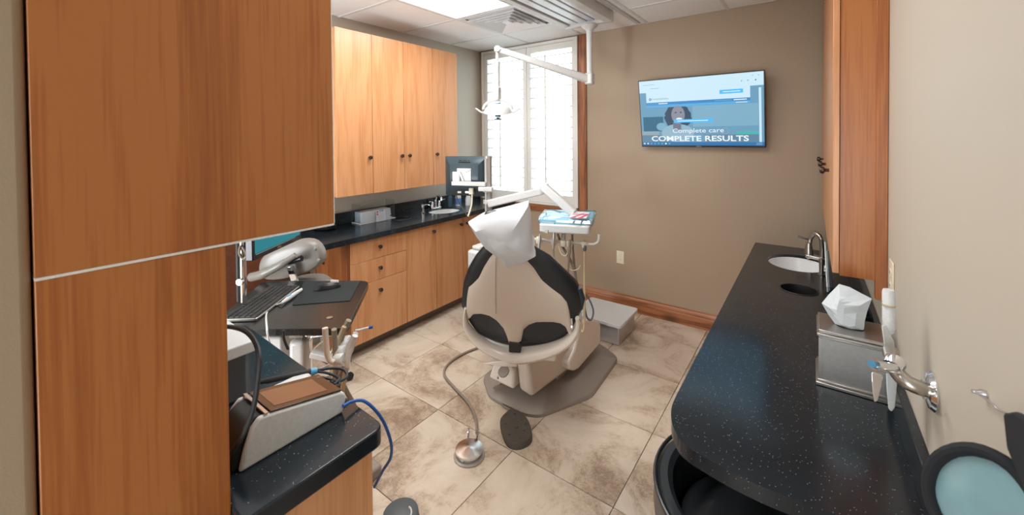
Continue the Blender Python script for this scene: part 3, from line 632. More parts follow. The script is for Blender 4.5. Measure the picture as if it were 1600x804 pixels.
# outlets
def outlet(p, x, n, label, w=.072, h=.118, gang=1):
    t_ = thing('wall_outlet', label, 'outlet', p)
    F = frame(p, x, (0, 0, 1)); m = MB(); m.M = F; m.box(-w/2, w/2, -h/2, h/2, .0005, .006); m.build('cover_plate', 'ivory', t_, bevel=.002)
    for s_ in (-1, 1):
        m = MB(); m.M = F; m.lathe([(.001, .006), (.016, .006), (.016, .008), (.001, .008)], (0, s_*.022, 0), 14); r_ = m.build('receptacle', 'ivory', t_)
        m = MB(); m.M = F
        for k in (-.006, .005): m.box(k, k+.0015, s_*.022-.002, s_*.022+.007, .0081, .0085)
        m.build('slot', 'black_matte', r_)
outlet((-1.442, YB, .483), (1, 0, 0), 0, 'ivory wall outlet low on the taupe wall right of the window')
outlet((XR, 1.835, 1.135), (0, -1, 0), 0, 'ivory wall outlet on the right wall beside the end of the wall cabinet', w=.075, h=.125)
#==CHAIR==
# ------------------------------------------------------------ patient chair
ca = math.radians(22); cF = Vector((-math.sin(ca), math.cos(ca), 0)); cR = Vector((math.cos(ca), math.sin(ca), 0)); Zv = Vector((0, 0, 1))
ln = math.radians(18); cU = Zv*math.cos(ln)-cF*math.sin(ln); cn = -(cF*math.cos(ln)+Zv*math.sin(ln)); cP = W(805, 545, 2.27)
pc = thing('patient_chair', 'beige and black dental patient chair seen from behind, paper over its headrest', 'chair', (-1.43, 2.35, 0))
def ip(tab, u):
    for (a, x), (b, y) in zip(tab, tab[1:]):
        if a <= u <= b: return x+(y-x)*(u-a)/(b-a) if b > a else y
    return tab[0][1] if u < tab[0][0] else tab[-1][1]
def colslab(m, u0, u1, top, bot, off, thick, nu=44, nv=12):
    fr, bk = [], []
    for i in range(nu+1):
        q = i/nu; q = .5-.5*math.cos(math.pi*q); u = u0+(u1-u0)*q; a, b = ip(top, u), ip(bot, u)
        if b < a+2: c_ = (a+b)/2; a, b = c_-1, c_+1
        rf, rb = [], []
        for j in range(nv+1):
            r = j/nv; r = .5-.5*math.cos(math.pi*r); v = a+(b-a)*r; p = onp(u, v, cP, cn); s_, t2 = 2*q-1, 2*r-1
            o = off(s_, t2, u, v); rf.append(m._v(p+cn*o)); rb.append(m._v(p+cn*(o-thick(s_, t2))))
        fr.append(rf); bk.append(rb)
    for i in range(nu):
        for j in range(nv):
            m._f([fr[i][j], fr[i][j+1], fr[i+1][j+1], fr[i+1][j]]); m._f([bk[i][j], bk[i+1][j], bk[i+1][j+1], bk[i][j+1]])
        for j, k in ((0, 1), (nv, -1)):
            m._f([fr[i][j], fr[i+1][j], bk[i+1][j], bk[i][j]][::k])
    for j in range(nv):
        m._f([fr[0][j], bk[0][j], bk[0][j+1], fr[0][j+1]]); m._f([fr[nu][j], fr[nu][j+1], bk[nu][j+1], bk[nu][j]])
    return m
top = [(730, 462), (732, 447), (740, 439), (749, 429), (757, 412), (765, 400), (775, 390), (790, 382), (805, 382), (820, 399), (835, 414.5), (847, 432), (862, 444.4), (877, 455.6), (886, 466.8), (889.7, 482), (892, 500)]
bot = [(730, 500), (734, 499), (740, 492), (752, 491), (766, 494), (778, 501), (788, 512), (793, 524), (796, 534), (799, 538), (813, 539), (815, 530), (818, 514), (826, 506), (838, 502), (850, 502), (865, 503), (876, 506), (884, 512), (889, 524), (892, 532)]
colslab(MB(), 730, 892, top, bot, lambda s_, t2, u, v: .022*(1-s_*s_)+.012*(1-t2*t2)-.012*max(0, (abs(t2)-.85)/.15)**2, lambda s_, t2: .018, 64, 12).build('back_shell', 'beige_shell', pc)
topc = [(719, 478), (720, 459), (721, 444), (729, 423), (741, 402), (758, 383), (772, 377), (800, 372), (825, 380), (836, 390), (857, 402), (882, 427), (899, 446), (906, 462), (910, 480)]
botc = [(719, 486), (724, 497), (733, 509), (745, 522), (760, 530), (780, 533), (812, 536), (845, 536), (872, 532), (890, 522), (900, 506), (910, 488)]
colslab(MB(), 719, 910, topc, botc, lambda s_, t2, u, v: .004+.012*(1-s_*s_)-.028*abs(s_)**8-.02*abs(t2)**6, lambda s_, t2: .075-.05*max(abs(s_)**6, abs(t2)**6), 48, 14).build('back_cushion', 'vinyl_black', pc, sub=1)
MB().tube([onp(777, 398+k*9.6, cP, cn)+cn*(.0265+.0065*math.sin(math.pi*min(1, (k+.6)/10.5))) for k in range(10)], .0012, 6).build('seam', 'base_grey', pc)
# side cover at right edge of the cushion
MB().tube([onp(904, 455, cP, cn)-cn*.03, onp(908, 472, cP, cn)-cn*.035, onp(905, 489, cP, cn)-cn*.035], [.014, .019, .016], 10).build('side_cover', 'navy_cover', pc)
def yk(u, v, o=0): return onp(u, v, cP, cn)+cn*o
path = [(728, 480, .006, .013), (727, 494, .008, .019), (731, 509, .010, .030), (743, 524, .012, .040), (763, 537, .016, .048), (787, 546, .020, .054), (811, 550, .022, .057), (840, 547, .020, .053), (866, 540, .018, .047), (887, 530, .014, .040), (900, 517, .010, .030), (903.5, 504, .008, .022), (902, 495, .006, .018)]
m = MB(); sp = spline([yk(u, v, o) for u, v, o, r in path], 4); rr = spline([(r, 0, 0) for *_, r in path], 4)
m.tube(sp, [q.x*.98 for q in rr], 14, flat=.62, upv=tuple(cn)); m.build('back_yoke', 'beige_gloss', pc)
m = MB(); m.extr([yk(u, v, .062) for u, v in ((760, 552), (792, 556), (812, 556), (813, 549), (806, 545), (790, 547))], cn*.012); m.build('release_lever', 'beige_gloss', pc, bevel=.003)
m = MB(); m.hull8([yk(797, 528, .03), yk(815, 530, .03), yk(816, 541, .045), yk(798, 540, .045)], [yk(797, 528, 0), yk(815, 530, 0), yk(816, 541, 0), yk(798, 540, 0)]); m.build('pivot_block', 'black_plastic', pc, bevel=.003)
for u in (727.5, 893):
    v = 490 if u < 800 else 508
    MB().lathe([(.011, 0), (.011, .006), (.004, .008)], yk(u, v, .012), 12, tuple(-cR if u < 800 else cR)).build('pivot_cap', 'chrome', pc)
    m = MB(); m.tube([yk(u, v-12, 0), yk(u, v+14, .004)], .006, 8); m.build('hinge_strap', 'chrome', pc)
# headrest pad (under the paper), seat and leg rest
hb = yk(790, 362, -.03)
m = MB(); m.M = frame(hb, cR, cU); m.box(-.12, .12, -.10, .09, -.05, .02); m.build('headrest', 'vinyl_black', pc, bevel=.03, seg=4)
m = MB(); m.M = frame(yk(800, 390, -.03), cR, cU); m.box(-.03, .03, -.05, .10, -.02, .0); m.build('headrest_bar', 'chrome', pc)
sb = yk(808, 535, -.10); sb.z = .40
m = MB(); m.M = frame(sb, cR, cF); m.box(-.24, .24, 0, .52, 0, .10); m.build('seat', 'vinyl_black', pc, bevel=.035, seg=4)
m = MB(); m.M = frame(sb+cF*.525+Vector((0, 0, .0)), cR, (cF*math.cos(.25)-Zv*math.sin(.25))); m.box(-.19, .19, 0, .50, 0, .08); m.build('leg_rest', 'vinyl_black', pc, bevel=.03, seg=4)
m = MB(); m.M = frame(sb-Vector((0, 0, .07)), cR, cF); m.box(-.20, .20, .02, .50, 0, .068); m.build('seat_frame', 'beige_gloss', pc, bevel=.02, seg=3)
# base plate
bp = [(-1.77, 2.05), (-1.60, 1.915), (-1.335, 1.912), (-1.25, 1.955), (-1.088, 2.29), (-1.118, 2.80), (-1.29, 2.90), (-1.60, 2.90), (-1.77, 2.72)]
R3 = roundpoly([(x, y, 0) for x, y in bp], .05)
c0 = Vector((-1.44, 2.42, 0)); m = MB(); m.rings([[Vector((p.x, p.y, .0005)) for p in R3], [Vector((p.x, p.y, .018)) for p in R3], [Vector((p.x, p.y, 0))*.985+c0*.015+Vector((0, 0, .026)) for p in R3], [c0+(Vector((p.x, p.y, 0))-c0)*.62+Vector((0, 0, .06)) for p in R3]]); m.build('base_plate', 'base_grey', pc)
m = MB(); m.rings([[(-1.56, y, .055), (-1.30, y, .055), (-1.33, y, .11), (-1.53, y, .11)] for y in (2.25, 2.80)]); m.build('base_column', 'base_grey', pc, bevel=.01)
# lift housing: right body + front control block
m = MB(); m.hull8([(-1.425, 1.985, .085), (-1.315, 1.965, .085), (-1.225, 2.50, .12), (-1.40, 2.62, .13)], [(-1.43, 1.955, .30), (-1.325, 1.93, .30), (-1.225, 2.50, .36), (-1.40, 2.62, .36)]); m.build('lift_housing', 'beige_shell', pc, bevel=.028, seg=4)
m = MB(); m.hull8([(-1.625, 1.935, .115), (-1.435, 1.945, .10), (-1.435, 2.40, .12), (-1.62, 2.40, .12)], [(-1.60, 1.965, .215), (-1.435, 1.955, .235), (-1.435, 2.30, .33), (-1.58, 2.30, .33)]); m.build('control_block', 'beige_gloss', pc, bevel=.018, seg=4)
pd = at(787, 579, z=.24); a = Vector((-.05, -.55, .83)).normalized()
MB().lathe([(.001, -.004), (.035, -.004), (.035, .004), (.028, .006), (.001, .006)], pd+Vector((0, 0, -.004)), 22, tuple(a)).build('control_dial', 'base_grey', pc)
for u, v in ((786, 568), (801, 572), (778, 590)): MB().lathe([(.006, -.005), (.006, .01), (.003, .013)], at(u, v, z=.25), 8, tuple(a)).build('button', 'nickel', pc)
# right-hand lift column slab
m = MB(); xs = -1.215; pts = [at(u, v, x=xs) for u, v in ((897, 580), (904, 577), (939, 536), (939, 506), (934, 500), (912, 500), (905, 520), (898, 548), (889, 566), (890, 578))]
m.extr(pts, (-.085, 0, 0)); m.build('lift_column', 'beige_gloss', pc, bevel=.014, seg=3)
# paper over the headrest
random.seed(11)
op = [(735, 341), (757, 335), (790, 327), (827, 317), (831, 340), (833, 362), (834, 384), (839, 393), (822, 401), (797, 407), (785, 400), (762, 380), (747, 363)]
cen = (795, 362); m = MB(); R_ = []
for k, (sc, o) in enumerate(((1.0, .035), (.97, .052), (.72, .088), (.40, .105), (.12, .108))):
    R_.append([yk(cen[0]+(u-cen[0])*sc, cen[1]+(v-cen[1])*sc, o+(random.uniform(-.012, .012)+.010*math.sin(u*.19+v*.05) if 1 <= k <= 3 else 0)) for u, v in op])
B_ = [[yk(cen[0]+(u-cen[0])*.98, cen[1]+(v-cen[1])*.98, .02) for u, v in op], [yk(cen[0]+(u-cen[0])*.8, cen[1]+(v-cen[1])*.8, -.09) for u, v in op]]
m.rings(B_[::-1]+R_); pp = m.build('headrest_paper', 'paper', None, smooth=True); tag(pp, 'crinkled white paper cover draped over the headrest of the patient chair', 'paper cover')
# ------------------------------------------------------------ junction box on floor
t_ = thing('junction_box', 'low white-topped utility box on the floor beside the wooden baseboard', 'box', (-1.38, 3.16, 0))
MB().box(-1.58, -1.19, 2.99, 3.34, .0005, .145).build('body', 'post_alu', t_, bevel=.006)
MB().prism(rrect(-1.60, -1.165, 2.965, 3.365, .03), .1455, .172).build('lid', 'device_white', t_, bevel=.004)
# ------------------------------------------------------------ foot controls
pt_ = at(728, 712, z=.02); cx, cy = pt_.x-.005, pt_.y+.03
t_ = thing('foot_pedal', 'round brushed steel foot pedal with a hose, on the tiles', 'foot pedal', (cx, cy, 0))
MB().lathe([(.001, .0005), (.077, .0005), (.079, .004), (.077, .011), (.062, .014), (.060, .026), (.001, .026)], (cx, cy, 0), 40).build('base', 'post_alu', t_)
MB().lathe([(.001, .0), (.068, .0), (.070, .004), (.070, .012), (.001, .024)], (0, 0, 0), 48).build('disc', 'brushed_disc', None)
dd = bpy.data.objects['disc']; dd.parent = t_; dd.location = (0, 0, .0265)
for k in (0, 1):
    p = at(731+15*k, 680+1*k, z=.03); MB().lathe([(.010, -.012), (.010, .02), (.006, .022), (.006, .035)], p, 10, (.0, .2, 1)).build('hose_fitting', 'chrome', t_)
hp = [at(745, 676, z=.06), at(744, 655, z=.03), at(733, 630, z=.012), at(710, 605, z=.012), at(695, 586, z=.012), at(698, 571, z=.012), at(718, 555, z=.012), at(752, 541, z=.015), at(790, 530, z=.05)]
MB().tube(spline(hp, 8), .008, 10).build('hose', 'hose_grey', t_)
t_ = thing('foot_switch', 'oval dark brown rubber foot control with round studs, in front of the chair base', 'foot pedal', tuple(at(806, 668, z=0)))
ol = [at(u, v, z=.03) for u, v in ((795, 638), (810, 640), (824, 652), (830, 668), (831, 681), (822, 690), (806, 694), (792, 688), (784, 670), (782, 652))]
sm = spline(ol+[ol[0]], 4)[:-1]; cc = sum(sm, Vector())/len(sm); m = MB()
m.rings([[Vector((p.x, p.y, .0005)) for p in sm], [Vector((p.x, p.y, .022)) for p in sm], [cc+(p-cc)*.94+Vector((0, 0, .002)) for p in sm]]); m.build('body', 'rubber', t_)
for u, v in ((791, 647), (804, 646), (816, 655), (790, 661), (819, 672), (796, 678), (813, 684), (822, 662)): MB().lathe([(.007, 0), (.006, .004), (.001, .005)], at(u, v, z=.032), 8).build('stud', 'rubber', t_)
MB().lathe([(.011, 0), (.009, .006), (.001, .008)], at(807, 667, z=.032), 10).build('centre_stud', 'rubber', t_)
MB().tube(spline([at(797, 640, z=.02), at(783, 630, z=.008), at(772, 618, z=.008), at(771, 606, z=.03), at(782, 600, z=.09)], 6), .005, 8).build('cable', 'hose_grey', t_)
p = at(626, 800, z=.05); t_ = thing('foot_control', 'dark grey round foot control with pale curved mark beside the foreground cabinet', 'foot pedal', (p.x, p.y, 0))
MB().lathe([(.001, .0005), (.075, .0005), (.078, .01), (.072, .05), (.062, .058), (.001, .060)], (p.x, p.y, 0), 32).build('body', 'device_grey', t_)
m = MB(); q0 = [Vector((p.x+.02+.045*math.cos(a), p.y-.03+.06*math.sin(a), .0595)) for a in [math.radians(20+12*i) for i in range(7)]]; m.tube(q0, .006, 8, flat=.6); m.build('curved_mark', 'white_plastic', t_)
#==DELIVERY==
# ------------------------------------------------------------ delivery unit (post, arms, tray head)
du = thing('delivery_unit', 'white dental delivery unit: aluminium post, jointed arm, tray head and hose bar', 'dental unit', (W(763, 300, 3.2).x, W(763, 300, 3.2).y, .3))
pt = W(762.5, 245, 3.2); m = MB()
pr = [(.030 if i % 2 else .026) for i in range(16)]
pxy = (pt.x, pt.y)
m.rings([[(pxy[0]+pr[i]*math.cos(2*math.pi*i/16), pxy[1]+pr[i]*math.sin(2*math.pi*i/16), z) for i in range(16)] for z in (.30, pt.z)]); m.build('post', 'post_alu', du, smooth=False)
MB().lathe([(.033, 0), (.033, .02), (.001, .024)], (pxy[0], pxy[1], pt.z-.012), 16).build('post_cap', 'post_alu', du)
for v0, v1 in ((293, 300), (312, 318)):
    MB().lathe([(.032, W(763, v1, 3.2).z), (.042, W(763, v1, 3.2).z+.002), (.042, W(763, v0, 3.2).z), (.032, W(763, v0, 3.2).z+.001)], (pxy[0], pxy[1], 0), 18).build('collar', 'unit_white', du)
beam(MB(), Vector((pxy[0], pxy[1], .36)), Vector((-1.62, 2.62, .30)), .035, .035, .035, .035).build('mounting_arm', 'unit_white', du, bevel=.01)
a0 = Vector((pxy[0], pxy[1], W(763, 318, 3.2).z+.03)); a1 = W(852, 297, 3.02)
beam(MB(), W(763, 318, 3.16), a1, .028, .030, .025, .026).build('lower_arm', 'unit_white', du, bevel=.008)
a2 = W(849, 291, 2.97); a3 = W(897, 333, 2.88)
beam(MB(), a2, a3, .026, .030, .026, .032).build('upper_arm', 'unit_white', du, bevel=.008)
MB().lathe([(.03, -.035), (.033, -.03), (.033, .03), (.03, .035)], (a1+a2)/2, 16).build('arm_joint', 'unit_white', du)
ZTR = 1.03
MB().tube([a3, (a3.x, a3.y, ZTR+.02)], .026, 14).build('tray_neck', 'unit_white', du)
def tq(pts, z): return [at(u, v, z=z) for u, v in pts]
q = tq([(842, 350), (921, 354), (927, 336), (853, 334)], ZTR); rq = roundpoly([Vector((p.x, p.y, ZTR-.055)) for p in q], .03)
m = MB(); m.hull8([p for p in rq], [Vector((p.x, p.y, ZTR)) for p in rq]); m.build('tray_head', 'device_white', du, bevel=.008, seg=3)
m = MB(); p = W(851, 360, 2.76); m.box(p.x-.03, p.x+.03, p.y-.01, p.y+.01, p.z-.012, p.z+.010); m.build('control_window', 'post_alu', du)
# tray, wrap, packet are their own things
q = tq([(842, 345), (925, 349), (930, 332.5), (853, 330.5)], ZTR+.012); rq = roundpoly([Vector((p.x, p.y, ZTR+.001)) for p in q], .02); cc = sum(rq, Vector())/len(rq)
t_ = thing('instrument_tray', 'pale blue instrument tray in clear crinkled film on the delivery unit', 'tray', (cc.x, cc.y, ZTR))
m = MB(); m.rings([rq, [Vector((p.x, p.y, ZTR+.022)) for p in rq], [cc+(p-cc)*.93+Vector((0, 0, .021)) for p in rq], [cc+(p-cc)*.9+Vector((0, 0, .008)) for p in rq]]); m.build('tray', 'tray_blue', t_, bevel=.002)
random.seed(5); m = MB(); n = len(rq)
m.rings([[cc+(p-cc)*s_+Vector((random.uniform(-.006, .006), random.uniform(-.006, .006), h+random.uniform(-.005, .005))) for p in rq] for s_, h in ((1.02, .0), (1.06, .012), (1.03, .030), (.7, .038), (.3, .036))]); m.build('film_wrap', 'film', t_, smooth=False)
t_ = thing('instrument_packet', 'red and white sealed packet lying on the blue tray', 'packet', tuple(at(904, 338, z=ZTR+.05)))
q = [at(u, v, z=ZTR+.045) for u, v in ((889, 341), (917, 342), (923, 334), (895, 332))]; m = MB(); m.extr(q, (0, 0, .012)); m.build('pouch', 'device_white', t_, bevel=.005)
for e in (((891, 340), (912, 333.5)), ((902, 341.5), (919, 334.5)), ((895, 334), (920, 335))):
    m = MB(); A, B = [at(u, v, z=ZTR+.0585) for u, v in e]; d = (B-A).normalized().cross(Zv)*.007; m.extr([A-d, B-d, B+d, A+d], (0, 0, .001)); m.build('red_stripe', 'red_print', t_, smooth=False)
# hose bar
bz = [W(824, 372, 2.86), W(860, 375.5, 2.82), W(919, 381, 2.74), W(930, 380.5, 2.73), W(935, 376, 2.725), W(936, 366, 2.725)]
MB().tube(spline(bz, 6), .0095, 10).build('hose_bar', 'unit_white', du)
MB().tube([W(881, 358, 2.84), W(880, 378, 2.79)], .016, 10).build('bar_bracket', 'unit_white', du)
hol = [(842, 375, 2.84), (865.5, 377, 2.81), (880, 379, 2.79), (890, 380, 2.77), (913.5, 381.5, 2.745)]
for u, v, d in hol:
    p = W(u, v, d); MB().lathe([(.014, -.024), (.021, -.018), (.022, .012), (.017, .022)], p, 12, (.1, -.2, 1)).build('holder', 'ivory', du)
def handpiece(u, v0, v1, d, mat, tip=None):
    m = MB(); a = W(u, v1, d); b = W(u+1.5, v0, d); m.tube([a, a.lerp(b, .25), a.lerp(b, .6), a.lerp(b, .9), b], [.008, .012, .010, .009, .005], 10); h = m.build('handpiece', mat, du)
    if tip: c = W(u+1.7, v0-9, d); MB().tube([b, c], [.006, .004], 8).build('tip', tip, h)
handpiece(842, 366, 392, 2.80, 'post_alu'); handpiece(864.5, 357, 389, 2.76, 'post_alu', 'teal'); handpiece(889, 374, 400, 2.74, 'hose_grey'); handpiece(913.2, 383, 392, 2.70, 'device_grey')
def hose(pts, r, mat, par, name='hose', n=6): return MB().tube(spline([W(*p) for p in pts], n), r, 8).build(name, mat, par)
hose([(842, 392, 2.8), (842, 420, 2.75), (852, 450, 2.72), (880, 475, 2.68), (902, 490, 2.62)], .006, 'hose_grey', du)
hose([(864.5, 389, 2.76), (866, 403, 2.75), (873, 418, 2.7), (884, 440, 2.65), (898, 460, 2.6), (906, 480, 2.55), (907, 500, 2.5)], .006, 'hose_grey', du)
hose([(871, 365, 2.84), (879, 385, 2.82), (893, 410, 2.8), (901, 440, 2.78), (904, 470, 2.7), (905, 500, 2.6)], .009, 'hose_grey', du)
hose([(894, 366, 2.84), (896, 400, 2.82), (901, 440, 2.8), (906, 470, 2.7)], .008, 'hose_grey', du)
hose([(889, 400, 2.74), (888, 430, 2.74), (894, 450, 2.72), (903, 470, 2.65), (907, 490, 2.6)], .007, 'hose_grey', du)
hose([(913.2, 392, 2.7), (913, 420, 2.68), (913.3, 460, 2.62), (913, 500, 2.56), (911, 518, 2.52), (908, 512, 2.54), (906, 480, 2.6)], .007, 'hose_tan', du)
hose([(872, 383, 2.78), (877, 396, 2.76), (884, 399, 2.75), (888, 390, 2.75)], .0025, 'ivory', du, 'thin_tube')
hose([(886, 418, 2.76), (895, 422, 2.74), (903, 420, 2.73), (907, 414, 2.73)], .0025, 'ivory', du, 'thin_tube')
hose([(912, 455, 2.72), (921, 468, 2.7), (927, 485, 2.68), (924, 499, 2.66), (917, 495, 2.66), (912, 470, 2.68)], .006, 'device_grey', du)
hose([(880, 424, 2.72), (890, 436, 2.7), (900, 446, 2.66), (912, 462, 2.6)], .006, 'ivory', du)
# cuspidor block seen left of the chair back
t_ = thing('cuspidor', 'small white cuspidor block behind the left shoulder of the chair', 'dental unit', (W(748, 400, 2.95).x, W(748, 400, 2.95).y, .4))
p = W(752, 398, 3.0); m = MB(); m.box(p.x-.07, p.x+.06, p.y-.08, p.y+.08, .45, p.z+.045); m.build('body', 'unit_white', t_, bevel=.02, seg=3)
m = MB(); m.box(p.x-.05, p.x+.03, p.y-.05, p.y+.05, p.z+.0455, p.z+.075); m.build('cap', 'unit_white', t_, bevel=.012)
beam(MB(), Vector((p.x, p.y, .5)), Vector((pxy[0]+.03, pxy[1], .5)), .02, .02, .02, .02).build('bracket', 'unit_white', t_, bevel=.005)
# ------------------------------------------------------------ rear-facing monitor on the post
DM = 3.30
mc = [W(693, 305, DM+.06), W(759.5, 306.5, DM-.06), W(762, 245, DM-.06), W(696, 244, DM+.06)]
mo = sum(mc, Vector())/4; mx_ = (mc[1]-mc[0]+mc[2]-mc[3]).normalized(); my_ = Zv; MF = frame(mo, mx_, my_); nw = (mc[1]-mc[0]).length/2; nh = (mc[3]-mc[0]).length/2
mn = thing('monitor', 'black monitor seen from behind with maker lettering, on the delivery unit post', 'monitor', (mo.x, mo.y, mo.z-nh))
# frame z axis points x×y; make sure it faces the camera
zc_ = Vector((MF[0][2], MF[1][2], MF[2][2])); sg = 1 if zc_.dot(C0-mo) > 0 else -1
m = MB(); m.M = MF
def Q(w, h, z): return [(-w, -h, z), (w, -h, z), (w, h, z), (-w, h, z)]
m.rings([Q(nw, nh, -.03*sg), Q(nw, nh, -.020*sg), Q(nw*.97, nh*.97, -.015*sg), Q(nw*.66, nh*.56, .028*sg)]); m.build('case', 'monitor_black', mn, bevel=.003)
m = MB(); m.M = MF; m.box(-nw*.95, nw*.95, -nh*.93, nh*.95, min(-.0302*sg, -.0306*sg), max(-.0302*sg, -.0306*sg)); m.build('screen', 'dark_hole', mn)
tlt = math.atan2(.043, nh*.41)
TM = MF @ Matrix.Translation((0, nh*.76, .0118*sg)) @ Matrix.Rotation(-tlt*1.0, 4, 'X')
text('DELL', .022, TM, 'black_matte', mn, width=.105, bold=.05, extr=.003)
def mbx(x0, x1, y0, y1, z0, z1, name, mat, par=mn, bev=.002):
    m = MB(); m.M = MF; m.box(x0, x1, y0, y1, z0*sg, z1*sg); return m.build(name, mat, par, bevel=bev)
def ML(u, v):
    p = MF.inverted() @ onp(u, v, mo+zc_*sg*.03, zc_); return p.x, p.y
a, b = ML(714.5, 283); c, d = ML(736, 263); vp = mbx(a, c, b, d, .029, .035, 'mounting_plate', 'unit_white')
for u, v in ((716, 265), (729.5, 268.5), (732.5, 267.5), (735, 265.5)):
    e, f = ML(u, v); m = MB(); m.M = MF; m.lathe([(.0035, .0352*sg), (.001, .0362*sg)], (e, f, 0), 8); m.build('screw', 'black_matte', vp)
a, b = ML(709, 283); c, d = ML(720, 268); mbx(a, c, b, d, .036, .055, 'tilt_bracket', 'unit_white', bev=.004)
m = MB(); m.M = MF; (a, b), (c, d) = ML(719, 268), ML(725, 282); m.hull8([(a-.006, b, .036*sg), (a+.006, b, .036*sg), (c+.006, d, .036*sg), (c-.006, d, .036*sg)], [(a-.006, b, .05*sg), (a+.006, b, .05*sg), (c+.006, d, .05*sg), (c-.006, d, .05*sg)]); m.build('tilt_lever', 'post_alu', mn)
a, b = ML(710, 288.5); c, d = ML(762, 283.5); mbx(a, c, b, d, .056, .085, 'support_arm', 'unit_white', bev=.004)
a, b = ML(752, 297); c, d = ML(773, 291); mbx(a, c, b, d, .06, .095, 'clamp', 'unit_white', bev=.004)
a, b = ML(715, 301.5); c, d = ML(721, 298.5); mbx(a, c, b, d, .0305, .034, 'port', 'ivory'); a, b = ML(727, 301.5); c, d = ML(733, 298.5); mbx(a, c, b, d, .0305, .034, 'port', 'post_alu')
a, b = ML(734.5, 303); c, d = ML(740.5, 293.5); pl = mbx(a, c, b, d, .034, .055, 'plug', 'ivory')
hose([(737.5, 304, 3.04), (737, 318, 3.03), (734, 330, 3.0), (731, 338, 2.96)], .006, 'ivory', mn, 'white_cable')
hose([(713, 300, 3.05), (715, 312, 3.04), (724, 327, 3.0), (731, 339, 2.96)], .004, 'black_matte', mn, 'black_cable')
#==LEFTCOUNTER==
# ------------------------------------------------------------ things on the left worktop
t_ = thing('paper_towel_holder', 'clear acrylic holder with folded white paper towels on the left worktop', 'holder', (-3.07, 2.12, ZT+.001))
y0, y1, x0, x1 = 1.955, 2.305, -3.135, -3.0
MB().box(x0, x1, y0, y1, ZT+.001, ZT+.008).build('base', 'device_white', t_)
for ya in (y0, y1-.005, ): MB().box(x0, x1-.01, ya, ya+.005, ZT+.009, ZT+.165).build('side_panel', 'acrylic', t_)
MB().box(x0, x0+.005, y0+.006, y1-.006, ZT+.009, ZT+.165).build('back_panel', 'acrylic', t_)
random.seed(2)
tw = thing('paper_towels', 'stack of folded white paper towels inside the acrylic holder', 'paper towels', (-3.06, 2.12, ZT+.0085))
for k in range(14):
    z = ZT+.0092+k*.0062; j = random.uniform(-.003, .003); MB().box(x0+.014, x1-.022+j, y0+.022, y1-.035+j*2, z, z+.0058).build('folded_sheet', 'paper', tw, bevel=.0015, seg=1)
t_ = thing('card_sign', 'small white card with red, green and blue dots before the paper towels', 'card', tuple(at(595, 345, z=ZT)))
b0, b1 = at(588, 346.5, z=ZT+.003), at(602.5, 343.5, z=ZT+.003); F = frame((b0+b1)/2, b1-b0, Zv); cw = (b1-b0).length/2; up = Vector((F[0][2], F[1][2], F[2][2]))
fs = 1 if up.dot(C0-b0) > 0 else -1
m = MB(); m.M = F; m.box(-cw, cw, 0, .085, -.0012, .0012); m.build('card', 'paper', t_)
m = MB(); m.M = F; m.box(-cw*1.1, cw*1.1, -.002, .0, -.03, .03); m.build('foot', 'acrylic', t_)
for k, (x, y, mt) in enumerate(((-.75, .082, 'red_print'), (-.75, .062, 'red_print'), (-.2, .090, 'teal'), (.3, .088, 'label_blue'))):
    m = MB(); m.M = F; z0 = .0014*fs; m.lathe([(.001, z0), (.0075, z0), (.0075, z0+.001*fs), (.001, z0+.001*fs)], (x*cw, y, 0), 12); m.build('dot', mt, t_)
for k in range(5): m = MB(); m.M = F; z0 = .0014*fs; m.box(-cw*.6, cw*.6, .010+.009*k, .0125+.009*k, min(z0, z0+.0004*fs), max(z0, z0+.0004*fs)); m.build('text_line', 'post_alu', t_)
def dispenser(p, h, label, to, mat='chrome', s_=1.0):
    t_ = thing('soap_dispenser', label, 'dispenser', tuple(p)); z = p.z
    MB().lathe([(.019*s_, .0005), (.020*s_, .008), (.012*s_, .012), (.012*s_, h*.72), (.014*s_, h*.74), (.014*s_, h*.98), (.004, h)], p, 18).build('pump_body', mat, t_)
    q = Vector(p)+Vector((0, 0, h*.92)); d = Vector(to).normalized()
    MB().tube(spline([q, q+d*.03*s_+Zv*.004, q+d*.058*s_, q+d*.070*s_-Zv*.012], 4), .0042*s_, 8).build('spout', mat, t_); return t_
dispenser(at(660.5, 333, z=ZT), .085, 'chrome pump soap dispenser on the left worktop beside the basin', (.75, .66, 0))
def faucet(p, fdir, label, mat, h=.16, s_=1.0):
    t_ = thing('faucet', label, 'faucet', tuple(p)); f = Vector(fdir).normalized(); r = Vector((-f.y, f.x, 0)); z = p.z
    m = MB(); m.M = frame(p, r, Zv if 0 else f.cross(r) if 0 else f); 
    m2 = MB(); F = Matrix(((r.x, f.x, 0, p.x), (r.y, f.y, 0, p.y), (0, 0, 1, p.z), (0, 0, 0, 1))); m2.M = F
    m2.prism(rrect(-.08*s_, .08*s_, -.026*s_, .026*s_, .02*s_), .0005, .014); m2.build('deck_plate', mat, t_, bevel=.003)
    P_ = lambda a, b, c: p+r*a*s_+f*b*s_+Zv*c
    MB().tube(spline([P_(0, 0, .014), P_(0, 0, h*.6), P_(0, .02, h*.93), P_(0, .055, h), P_(0, .09, h*.9), P_(0, .10, h*.66)], 6), [.016*s_]*7+[.011*s_]*30, 12).build('spout', mat, t_)
    for k in (-1, 1):
        hb_ = MB().lathe([(.02*s_, 0), (.016*s_, .02), (.014*s_, .05), (.004, .062)], P_(.055*k, 0, .0145), 14).build('handle', mat, t_)
        MB().tube([P_(.055*k, 0, .065), P_(.09*k, .02, .078), P_(.125*k, .03, .082)], [.006*s_, .006*s_, .005*s_], 8).build('lever', mat, hb_)
    return t_
faucet(Vector((-3.075, 2.86, ZT)), (1, 0, 0), 'chrome two-handle faucet behind the left-hand basin', 'chrome', .13, .85)
